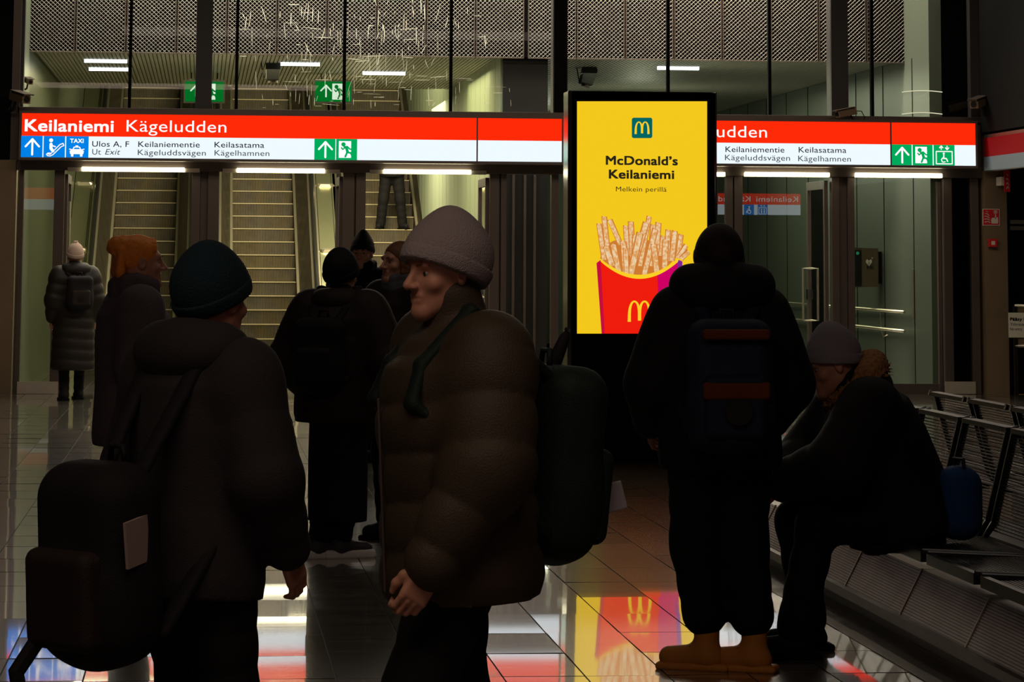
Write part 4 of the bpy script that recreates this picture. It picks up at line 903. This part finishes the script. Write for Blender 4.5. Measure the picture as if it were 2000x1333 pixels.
        t_s = spec.get('solet', .012); so = Sdf().bx(A((0, .045, -.091+t_s)), (.047, .146, t_s), .011, Rf); so.P.append(so.P[0]); smesh('sole', so, .007, spec.get('sole', 'blackm'), o, S)
        if spec.get('laces'):
            for q_ in range(4): MB().tube([tuple(A((-.03, .03+q_*.024, .012-q_*.011))*S), tuple(A((0, .03+q_*.024, .022-q_*.012))*S), tuple(A((.03, .03+q_*.024, .012-q_*.011))*S)], .003, 5).build('lace', spec['laces'], o)
    # jacket
    jk = spec['jacket']; B = jk.get('bulk', .03); hem = jk.get('hem', .80); q_, am = jk.get('quilt', .0), jk.get('amp', .012)
    j = Sdf(); st = [(hem, 0, 0, .165+B*jk.get('flare', 1), .125+B), (hem+.05, 0, 0, .17+B*jk.get('flare', 1), .13+B), (1.05, 0, 0, .155+B, .12+B), (1.25, 0, 0, .175+B, .125+B), (1.38, 0, -.01, .175+B*.8, .12+B*.8), (1.45, 0, -.02, .13+B*.4, .10+B*.4), (1.49, 0, -.02, .08, .08)]
    loft(j, st, q=q_, amp=am if q_ else 0, k=.03)
    j.rc(J[('sh', 1)]+(0, 0, -.02), J[('sh', -1)]+(0, 0, -.02), .065+B*jk.get('shb', .6), .065+B*jk.get('shb', .6), .06)
    for sd in (1, -1):
        w_ = J[('wr', sd)]; e_ = J[('el', sd)]; cuff = w_+(e_-w_)/np.linalg.norm(e_-w_)*.015
        j.rc(J[('sh', sd)], e_, .062+B*.75, .055+B*.8, .045, q=q_ or .13, amp=am if q_ else .004).rc(e_, cuff, .055+B*.8, .040+B*.45, .03, q=q_ or .10, amp=am if q_ else .005)
    if jk.get('collar', 1): j.rc(up((0, -.02, 1.47)), up((0, -.0, 1.47+jk.get('ch', .055))), .088, .082, .02)
    if jk.get('wrink'):
        for k3 in range(7): j.rc(up((-.2, .1, 1.0+k3*.06)), up((.2, .13, .98+k3*.06)), .004, .004, .02, op='s')
    smesh('jacket', j, fine, jk['mat'], root, S)
    if jk.get('hood'):
        hmat = jk.get('hoodmat', jk['mat']); hs_ = jk.get('hoodsize', 1); h = Sdf(); up_o = up; hz = jk.get('hoodz', 0); up = lambda p: up_o((p[0], p[1], p[2]+hz))
        h.el(up((0, -.095, 1.475)), (.15*hs_, .085*hs_, .085*hs_), RL, k=.03); h.chain([up((.11*hs_, -.02, 1.49)), up((.06*hs_, .085, 1.46))], [.05*hs_, .035*hs_], .05); h.chain([up((-.11*hs_, -.02, 1.49)), up((-.06*hs_, .085, 1.46))], [.05*hs_, .035*hs_], .05); h.rc(up((.10*hs_, -.06, 1.49)), up((-.10*hs_, -.06, 1.49)), .06*hs_, .06*hs_, .05)
        smesh('hood', h, fine, hmat, root, S); up = up_o
    if jk.get('fur'):
        h = Sdf(); R0 = .12
        for k3 in range(22):
            a = 2*PI*k3/22; p = (R0*math.cos(a), -.04+.10*math.sin(a), 1.50-.03*math.sin(a)+(.03 if math.sin(a) < 0 else 0)); h.el(up(p), (.052, .052, .052), k=.02, amp=.012, fr=160)
        rr_ = random.Random(5)
        for k3 in range(260):
            a = rr_.uniform(0, 2*PI); bb_ = rr_.uniform(-.4, 1.6); p = np.array((R0*math.cos(a), -.04+.10*math.sin(a), 1.50-.03*math.sin(a))); d = np.array((math.cos(a)*math.cos(bb_), math.sin(a)*math.cos(bb_), math.sin(bb_)))+np.array([rr_.gauss(0, .25) for _ in range(3)]); d /= np.linalg.norm(d)
            h.rc(up(p+d*.035), up(p+d*.082), .006, .0015, .006)
        smesh('fur_trim', h, .007, jk['fur'], root, S)
    if jk.get('zip'):
        z_ = MB().tube([tuple(up((0, .135+B, t_))*S) for t_ in (hem+.03, 1.1, 1.3)], .004, 5).build('zip', 'frame', root)
    # beanie, hair
    if spec.get('beanie'):
        bm, sc_, pk = spec['beanie'][:3]; tilt = spec['beanie'][3] if len(spec['beanie']) > 3 else .38; h = Sdf()
        h.el(T_((0, -.018, .042)), (.090*sc_, .112*sc_, .098*sc_), RH); h.el(T_((0, -.03, .10)), (.05, .055, pk), RH, k=.06); nrm = RH @ np.array((0, tilt, -1)); h.hs(T_((0, .07, .034)), nrm)
        o = smesh('beanie', h, .007, bm, root, S)
        c_ = Sdf(); c_.el(T_((0, -.016, .03)), (.094*sc_, .117*sc_, .1*sc_), RH); c_.hs(T_((0, .07, .030)), nrm); c_.hs(T_((0, .07, .078)), -nrm); smesh('cuff', c_, .006, bm, o, S)
        if spec.get('pom'):
            pz = Sdf(); rr_ = random.Random(2); pz.el(T_((0, -.03, .155)), (.028, .028, .026), amp=.006, fr=300)
            for k3 in range(60):
                d = np.array([rr_.gauss(0, 1) for _ in range(3)]); d /= np.linalg.norm(d); pz.rc(T_((0, -.03, .155)), T_(np.array((0, -.03, .155))+d*.04), .005, .003, .004)
            smesh('pompom', pz, .006, spec['pom'], o, S)
    if spec.get('hair'):
        hm, style = spec['hair']; h = Sdf(); rr_ = random.Random(9)
        h.el(T_((0, -.02, .038)), (.084, .103, .094), RH); h.el(T_((0, .10, -.02)), (.062, .07, .085), RH, k=.02, op='s')
        if style == 'long':
            for k3 in range(34):
                a = rr_.uniform(.25, PI-.25)+PI; x0_, y0_ = .078*math.cos(a), -.02+.085*math.sin(a); 
                if k3 % 3 == 0: sx_ = -1 if k3 % 2 else 1; x0_, y0_ = sx_*.078, rr_.uniform(-.03, .035)
                h.chain([T_((x0_, y0_, .05)), T_((x0_*1.1, y0_*1.05, -.06)), T_((x0_*1.1+rr_.gauss(0, .01), y0_+.01, -.17-rr_.uniform(0, .05)))], [.014, .013, .006], .008)
        if style == 'bun':
            h.el(T_((0, -.11, .075)), (.05, .05, .05), RH, k=.02, amp=.006, fr=120)
            for k3 in range(16): a = rr_.uniform(-1, 1); h.chain([T_((a*.06, -.10, .05)), T_((a*.075, -.105, -.04)), T_((a*.06, -.095, -.13))], [.018, .02, .01], .012)
            for k3 in range(10): a = k3/10*PI; h.rc(T_((.06*math.cos(a), .06, .06+.05*math.sin(a))), T_((.02*math.cos(a), -.09, .09+.03*math.sin(a))), .008, .008, .006)
        smesh('hair', h, .006, hm, root, S)
    if spec.get('scarf'):
        h = Sdf()
        for k3 in range(3): 
            for q2 in range(10): a = 2*PI*q2/10; a2 = 2*PI*(q2+1)/10; h.rc(up((.085*math.cos(a), -.01+.09*math.sin(a), 1.475+k3*.03+.012*math.sin(a*2+k3))), up((.085*math.cos(a2), -.01+.09*math.sin(a2), 1.475+k3*.03+.012*math.sin(a2*2+k3))), .03, .03, .012)
        smesh('scarf', h, .009, spec['scarf'], root, S)
    return root, S, up, T_, J
_old = Sdf.evald
def _ev(s, kind, d, X, Y, Z):
    if kind == 'lof': st, R, o, q, am, off = d; return _old(s, 'lo', (st, R, o, q, am), X-off[0], Y-off[1], Z-off[2])
    return _old(s, kind, d, X, Y, Z)
Sdf.evald = _ev
def backpack(lab, P_, c, size, mats, tilt=0, name='backpack', up=None, strapz=1.44, zips=True, hang=False, B=.03, pocket=True, extra=None):
    """worn bag, built in the wearer's frame and placed with the wearer's transform"""
    root_p, S = P_[0], P_[1]; up = P_[2]; r = empty(name, label=lab, cat='backpack' if name == 'backpack' else 'bag'); r.location = root_p.location; r.rotation_euler = root_p.rotation_euler
    w_, d_, h_ = size; cx, cy, cz = c; R = RX(tilt)
    b = Sdf(); T = lambda p: up(R @ np.array(p, float)+np.array(c))
    rot = (up((1, 0, .95))-up((0, 0, .95)), up((0, 1, .95))-up((0, 0, .95)), up((0, 0, 1.95))-up((0, 0, .95))); RU = np.stack(rot, 1) @ R
    b.bx(T((0, 0, 0)), (w_/2, d_/2, h_/2), min(d_, w_)*.42, RU); b.el(T((0, -.02, -h_*.18)), (w_*.5, d_*.6, h_*.36), RU, k=.04); smesh('bag_body', b, .011, mats[0], r, S)
    if pocket:
        p = Sdf().bx(T((0, -d_*.5, -h_*.16)), (w_*.36, d_*.18, h_*.24), .03, RU); p.P.append(p.P[0]); smesh('front_pocket', p, .009, mats[1], r, S)
    if zips:
        MB().tube([tuple(T((w_*.30*math.cos(a), -d_*.5-.012, -h_*.02+h_*.06*math.sin(a)))*S) for a in np.linspace(0, PI, 9)], .004, 5).build('zip', 'rail', r)
    hd = MB().tube([tuple(T((-.03, d_*.3, h_*.49))*S), tuple(T((-.025, d_*.3, h_*.49+.04))*S), tuple(T((.025, d_*.3, h_*.49+.04))*S), tuple(T((.03, d_*.3, h_*.49))*S)], .008, 6).build('top_handle', mats[2], r, smooth=True)
    for sd in (-1, 1):
        s_ = Sdf(); o_ = .082+B*.6
        pts = [T((sd*.075, d_*.35, h_*.42)), up((sd*.105, -.10-B*.4, 1.44)), up((sd*.115, -.01, 1.42+.075+B*.55)), up((sd*.12, .11+B*.5, 1.39)), up((sd*.145, .125+B, 1.29)), up((sd*.185, .05+B*.5, 1.20)), T((sd*w_*.42, d_*.35, -h_*.36))]
        for i in range(len(pts)-1): s_.rc(pts[i], pts[i+1], .017, .017, .015)
        for off_ in (-.018, .018):
            for i in range(len(pts)-1): s_.rc(pts[i]+np.array((off_, 0, 0)), pts[i+1]+np.array((off_, 0, 0)), .012, .012, .015)
        smesh('shoulder_strap', s_, .010, mats[2], r, S)
    return r, T, S
# ------------------------------------------------------------------ clothes colours
cloth('greyknit', (.30, .255, .25), .9, bs=260, bump=.5); cloth('greyknit2', (.26, .24, .27), .9, bs=260, bump=.5); cloth('tealknit', (.006, .018, .024), .9, bump=.5); cloth('blackcloth', (.006, .0055, .006), .8)
cloth('olivepuffer', (.052, .038, .022), .55); cloth('darkolive', (.022, .017, .012), .6); cloth('darkgrey', (.022, .019, .019), .85); cloth('blacktrousers', (.004, .004, .004), .85); cloth('sweater', (.11, .09, .10), .95, bump=.6)
cloth('orangehair', (.85, .26, .03), .5, bs=60, bump=.5); cloth('brownhair', (.16, .07, .03), .5, bs=60, bump=.5); cloth('blondehair', (.42, .27, .12), .5, bs=60); cloth('cream', (.55, .40, .32), .9, bump=.5)
cloth('navy', (.010, .014, .035), .7); cloth('orangestripe', (.14, .028, .008), .8); cloth('fur', (.30, .15, .055), .9, bs=90, bump=.8); cloth('greenblack', (.006, .014, .010), .7); cloth('bootyellow', (.45, .17, .025), .6)
cloth('maroonblack', (.020, .010, .010), .6); cloth('skinwhite', (.5, .42, .38), .6); cloth('bluecloth', (.005, .045, .15), .8); cloth('trainerwhite', (.85, .78, .72), .5); cloth('trainer', (.05, .045, .05), .5); cloth('coatlong', (.016, .012, .008), .5); cloth('brownblack', (.016, .009, .007), .7); cloth('greyscarf', (.10, .10, .12), .9, bump=.5)
D = math.radians
# man in front, walking to the left
P7 = person('person in front centre in grey beanie and brown puffer jacket walking left', .655, 7.2, D(106), 1.63, dict(res=.009, face=True, lean=.05, hyaw=D(12), nod=.04, curl=.9, browm='brownhair',
   jacket=dict(mat='olivepuffer', bulk=.085, shb=.42, hem=.76, quilt=.13, amp=.013, ch=.09, zip=1), trousers=('blacktrousers', 1.2), shoes='blackcloth', beanie=('greyknit', 1.2, .075, .45),
   shL=(-.185, -.01, 1.41), elL=(-.265, .02, 1.13), wrL=(-.25, .175, .87), elR=(.25, -.10, 1.15), wrR=(.26, -.03, .90), kneeL=(-.10, .16, .52), ankL=(-.10, .16, .10), kneeR=(.10, -.02, .50), ankR=(.10, -.22, .13), thumb=(0, 1, .3)))
bp7, T7, S7 = backpack('dark green backpack on the back of the person in the grey beanie in front', P7, (0, -.285, 1.10), (.34, .19, .52), ('greenblack', 'greenblack', 'greenblack'), tilt=.16, B=.055)
# card sticking out of the backpack and a folded umbrella
M7 = Matrix.Translation(P7[0].location) @ Matrix.Rotation(P7[0].rotation_euler.z, 4, 'Z')
def tw(p): return M7 @ Vector(tuple(p))
c = onY(1196, 972, 7.25)
card = MB().box(-.032, .032, -.004, .004, -.036, .036).xf(Matrix.Rotation(-.25, 4, 'Y')).build('paper_card', mat('grey_card', (.30, .27, .29), .6), None, bevel=.003); card.location = c; tag(card, 'pale grey card poking out behind the dark green backpack', 'card')
um = empty('umbrella', label='black folded umbrella sticking up behind the backpack, beside the totem edge', cat='umbrella')
a, b_ = onY(1086, 700, 7.32), onY(1108, 648, 7.32); d = b_-a
MB().tube([a-d*.9, a, a+d*.8, b_], .013, 8, rr=[.016, .019, .014, .006]).build('folded_canopy', 'blackcloth', um, smooth=True); MB().tube([b_, b_+d*.12], .009, 8).build('tip', 'chrome', um); MB().tube([a-d*2.6, a-d*.9], .007, 8).build('shaft', 'black', um)
settle(um, tuple(a-d*2.6))
# teal beanie in front, walking right
P3 = person('person in dark teal beanie and dark hooded jacket in the left foreground', -.01, 7.25, D(-48), 1.55, dict(res=.009, lean=.06, hyaw=D(5), curl=.5, face=True,
   jacket=dict(mat='darkgrey', bulk=.06, hem=.80, hood=1, hoodsize=1.12, ch=.04), trousers=('blacktrousers', 1.15), shoes='blackcloth', beanie=('tealknit', 1.16, .066, .5),
   elR=(.27, .02, 1.14), wrR=(.24, .14, .93), elL=(-.25, .0, 1.15), wrL=(-.24, .12, .95), kneeR=(.10, .05, .50), kneeL=(-.12, .10, .52), ankL=(-.10, .2, .1), ankR=(.1, -.12, .1), thumb=(0, .3, 1)))
bp3, T3, S3_ = backpack('large black backpack hanging low on the person in the teal beanie', P3, (.0, -.34, .90), (.36, .24, .54), ('blackcloth', 'brownblack', 'blackcloth'), tilt=.12, B=.06)
t_ = T3((.17, -.06, .07))*S3_; lp = MB().box(-.004, .004, -.045, .045, -.055, .055).build('pale_label', mat('pale_patch', (.30, .22, .19), .7), bp3); lp.location = (t_[0]+.015, t_[1]+.03, t_[2]); lp.rotation_euler = (.15, 0, .25)
dv = MB().tube([tuple(T3((-.10, -.12, -.18))*S3_), tuple(T3((-.12, -.2, -.28))*S3_), tuple(T3((-.10, -.2, -.36))*S3_)], .02, 8).build('hanging_strap', 'blackcloth', bp3)
# orange hair behind
P2 = person('person with bright orange hair in a bun and grey knitted jacket at left', -.29, 12.6, D(-78), 1.64, dict(res=.013, hyaw=0, hair=('orangehair', 'bun'), scarf='sweater', face=True,
   jacket=dict(mat='sweater', bulk=.06, hem=.78, collar=0), trousers=('maroonblack', 1.1), shoes='bootyellow'))
# woman in the long quilted coat by the doors
P1 = person('person in long quilted coat and pale pompom beanie at the left door', -1.38, 31.25, D(12), 1.66, dict(res=.016, beanie=('cream', 1.08, .05, .3), pom='cream',
   jacket=dict(mat='coatlong', bulk=.07, hem=.34, quilt=.12, amp=.014, hood=1, flare=1.2), trousers=('blacktrousers', .85), shoes='blackcloth', ankL=(-.09, .02, .09), ankR=(.11, .22, .09), kneeR=(.1, .12, .5)))
backpack('black backpack worn over the long quilted coat', P1, (.02, -.24, 1.22), (.30, .14, .38), ('blackcloth', 'brownblack', 'blackcloth'), B=.07)
# black coat with white soled trainers
P4 = person('person in long black coat with backpack and white-soled trainers, seen from behind', .72, 14.95, D(-28), 1.565, dict(res=.013, beanie=('blackcloth', 1.14, .06, .45), trainer=1,
   jacket=dict(mat='brownblack', bulk=.10, hem=.78, quilt=.26, amp=.01, hood=1, hoodsize=.9), skirt=('blackcloth', .21, .95, .18, .18), trousers=('blacktrousers', .9), shoes='trainer', sole='trainerwhite', solet=.022, footyaw={1: D(-50), -1: D(-52)},
   ankL=(-.09, -.05, .09), ankR=(.02, .02, .09), elR=(.31, -.02, 1.14), elL=(-.31, -.02, 1.14), wrR=(.26, .12, .96), wrL=(-.26, .12, .96)))
backpack('black backpack on the person in the long black coat', P4, (.0, -.27, 1.18), (.30, .17, .42), ('blackcloth', 'blackcloth', 'blackcloth'), B=.10)
# black pointed beanie further back
P5 = person('person in black beanie facing the camera far behind the crowd', 1.23, 22.0, D(165), 1.70, dict(res=.015, face=True, beanie=('blackcloth', 1.05, .10, .2), jacket=dict(mat='blackcloth', bulk=.06, hem=.75, ch=.08), trousers=('blacktrousers',), shoes='blackcloth', scarf='blackcloth'))
# long brown hair
P6 = person('person with long fair-brown hair and dark scarf looking left', 1.10, 15.9, D(128), 1.64, dict(res=.013, face=True, hyaw=D(-6), hair=('brownhair', 'long'), browm='brownhair', jacket=dict(mat='brownblack', bulk=.06, hem=.6), trousers=('blacktrousers',), shoes='blackcloth', scarf='greyscarf'))
# hooded person with yellow boots
P8 = person('person in dark beanie and bulky black hooded jacket wearing yellow boots', 1.985, 10.83, D(3), 1.65, dict(res=.010, beanie=('brownblack', 1.12, .055, .4), footyaw={1: D(62), -1: D(66)}, boot=.10, tb=.13, laces='brownhair',
   jacket=dict(mat='blackcloth', bulk=.085, hem=.80, hood=1, hoodsize=1.3, hoodz=.05, shb=.2, quilt=.3, amp=.008), trousers=('blacktrousers', 1.3), shoes='bootyellow', sole='bootyellow',
   elR=(.275, .0, 1.14), elL=(-.275, .0, 1.14), wrR=(.25, .16, .98), wrL=(-.25, .16, .98), ankL=(-.06, .03, .09), ankR=(.12, -.04, .09), thumb=(0, .2, 1)))
bp8, T8, S8 = backpack('navy backpack with orange stripe on the person in yellow boots', P8, (-.03, -.30, 1.15), (.34, .18, .52), ('navy', 'navy', 'navy'), B=.10, zips=False)
for z_, h_ in ((.20, .016), (-.02, .03)):
    s_ = Sdf().bx(T8((0, -.115, z_)), (.13, .012, h_), .008); s_.P.append(s_.P[0]); smesh('orange_stripe', s_, .006, 'orangestripe', bp8, S8)
cr_ = MB().tube([tuple(T8((0, -.150, -.10))*S8), tuple(T8((0, -.156, -.10))*S8)], .05, 24).build('round_emblem', 'darkgrey', bp8)
# seated person
P9 = person('seated person in grey beanie and black parka with fur trimmed hood, leaning forward', 2.81, 11.25, D(92), 1.69, dict(res=.010, face=True, pelvis=(0, 0, .57), lean=D(25), nod=.15, curl=1.0,
   hipR=(.10, .02, .55), hipL=(-.10, .02, .55), kneeR=(.12, .43, .53), kneeL=(-.13, .40, .54), ankR=(.13, .38, .09), ankL=(-.13, .50, .09), elR=(.24, .33, .78), elL=(-.24, .33, .78), wrR=(.06, .52, .70), wrL=(-.06, .54, .70), handdir=(0, .6, -.5), thumb=(0, .3, 1),
   beanie=('greyknit2', 1.08, .075, .35), jacket=dict(mat='blackcloth', bulk=.10, shb=.3, hem=.86, hood=1, fur='fur'), trousers=('blacktrousers', 1.1), shoes='blackcloth', boot=.08, laces='greyscarf', footpitch={1: 0, -1: 0}))
sk_ = Sdf().lo([(.42, 0, .03, .2, .2), (.60, 0, .03, .19, .19), (.78, 0, .06, .17, .16)]); smesh('jacket_skirt', sk_, .012, 'blackcloth', P9[0], P9[1])
bg = empty('blue_bag', (3.04, 11.1, .46), .2, 'blue cloth bag resting on the bench seat behind the seated person', 'bag')
s_ = Sdf().bx((-.05, 0, .14), (.08, .09, .14), .075); s_.P.append(s_.P[0]); smesh('bag_body', s_, .012, 'bluecloth', bg); MB().tube([(-.05, -.05, .27), (-.05, -.04, .31), (-.05, .04, .31), (-.05, .05, .27)], .008, 6).build('handle', 'navy', bg)
# person coming down the right escalator
P10 = person('person in dark trousers standing on the right escalator, head hidden by the sign', 3.10, 47.0, D(178), 1.74, dict(res=.016, z=2.02, tb=-.02, wrR=(.20, .12, 1.06), wrL=(-.20, .12, 1.06), jacket=dict(mat='blackcloth', bulk=.04, hem=.86), trousers=('blackcloth', 1.12), shoes='blackcloth',
   hipR=(.09, 0, .93), kneeR=(.14, .03, .5), ankR=(.185, 0, .09), kneeL=(-.14, .03, .5), ankL=(-.185, 0, .09), footyaw={1: D(-15), -1: D(25)}))
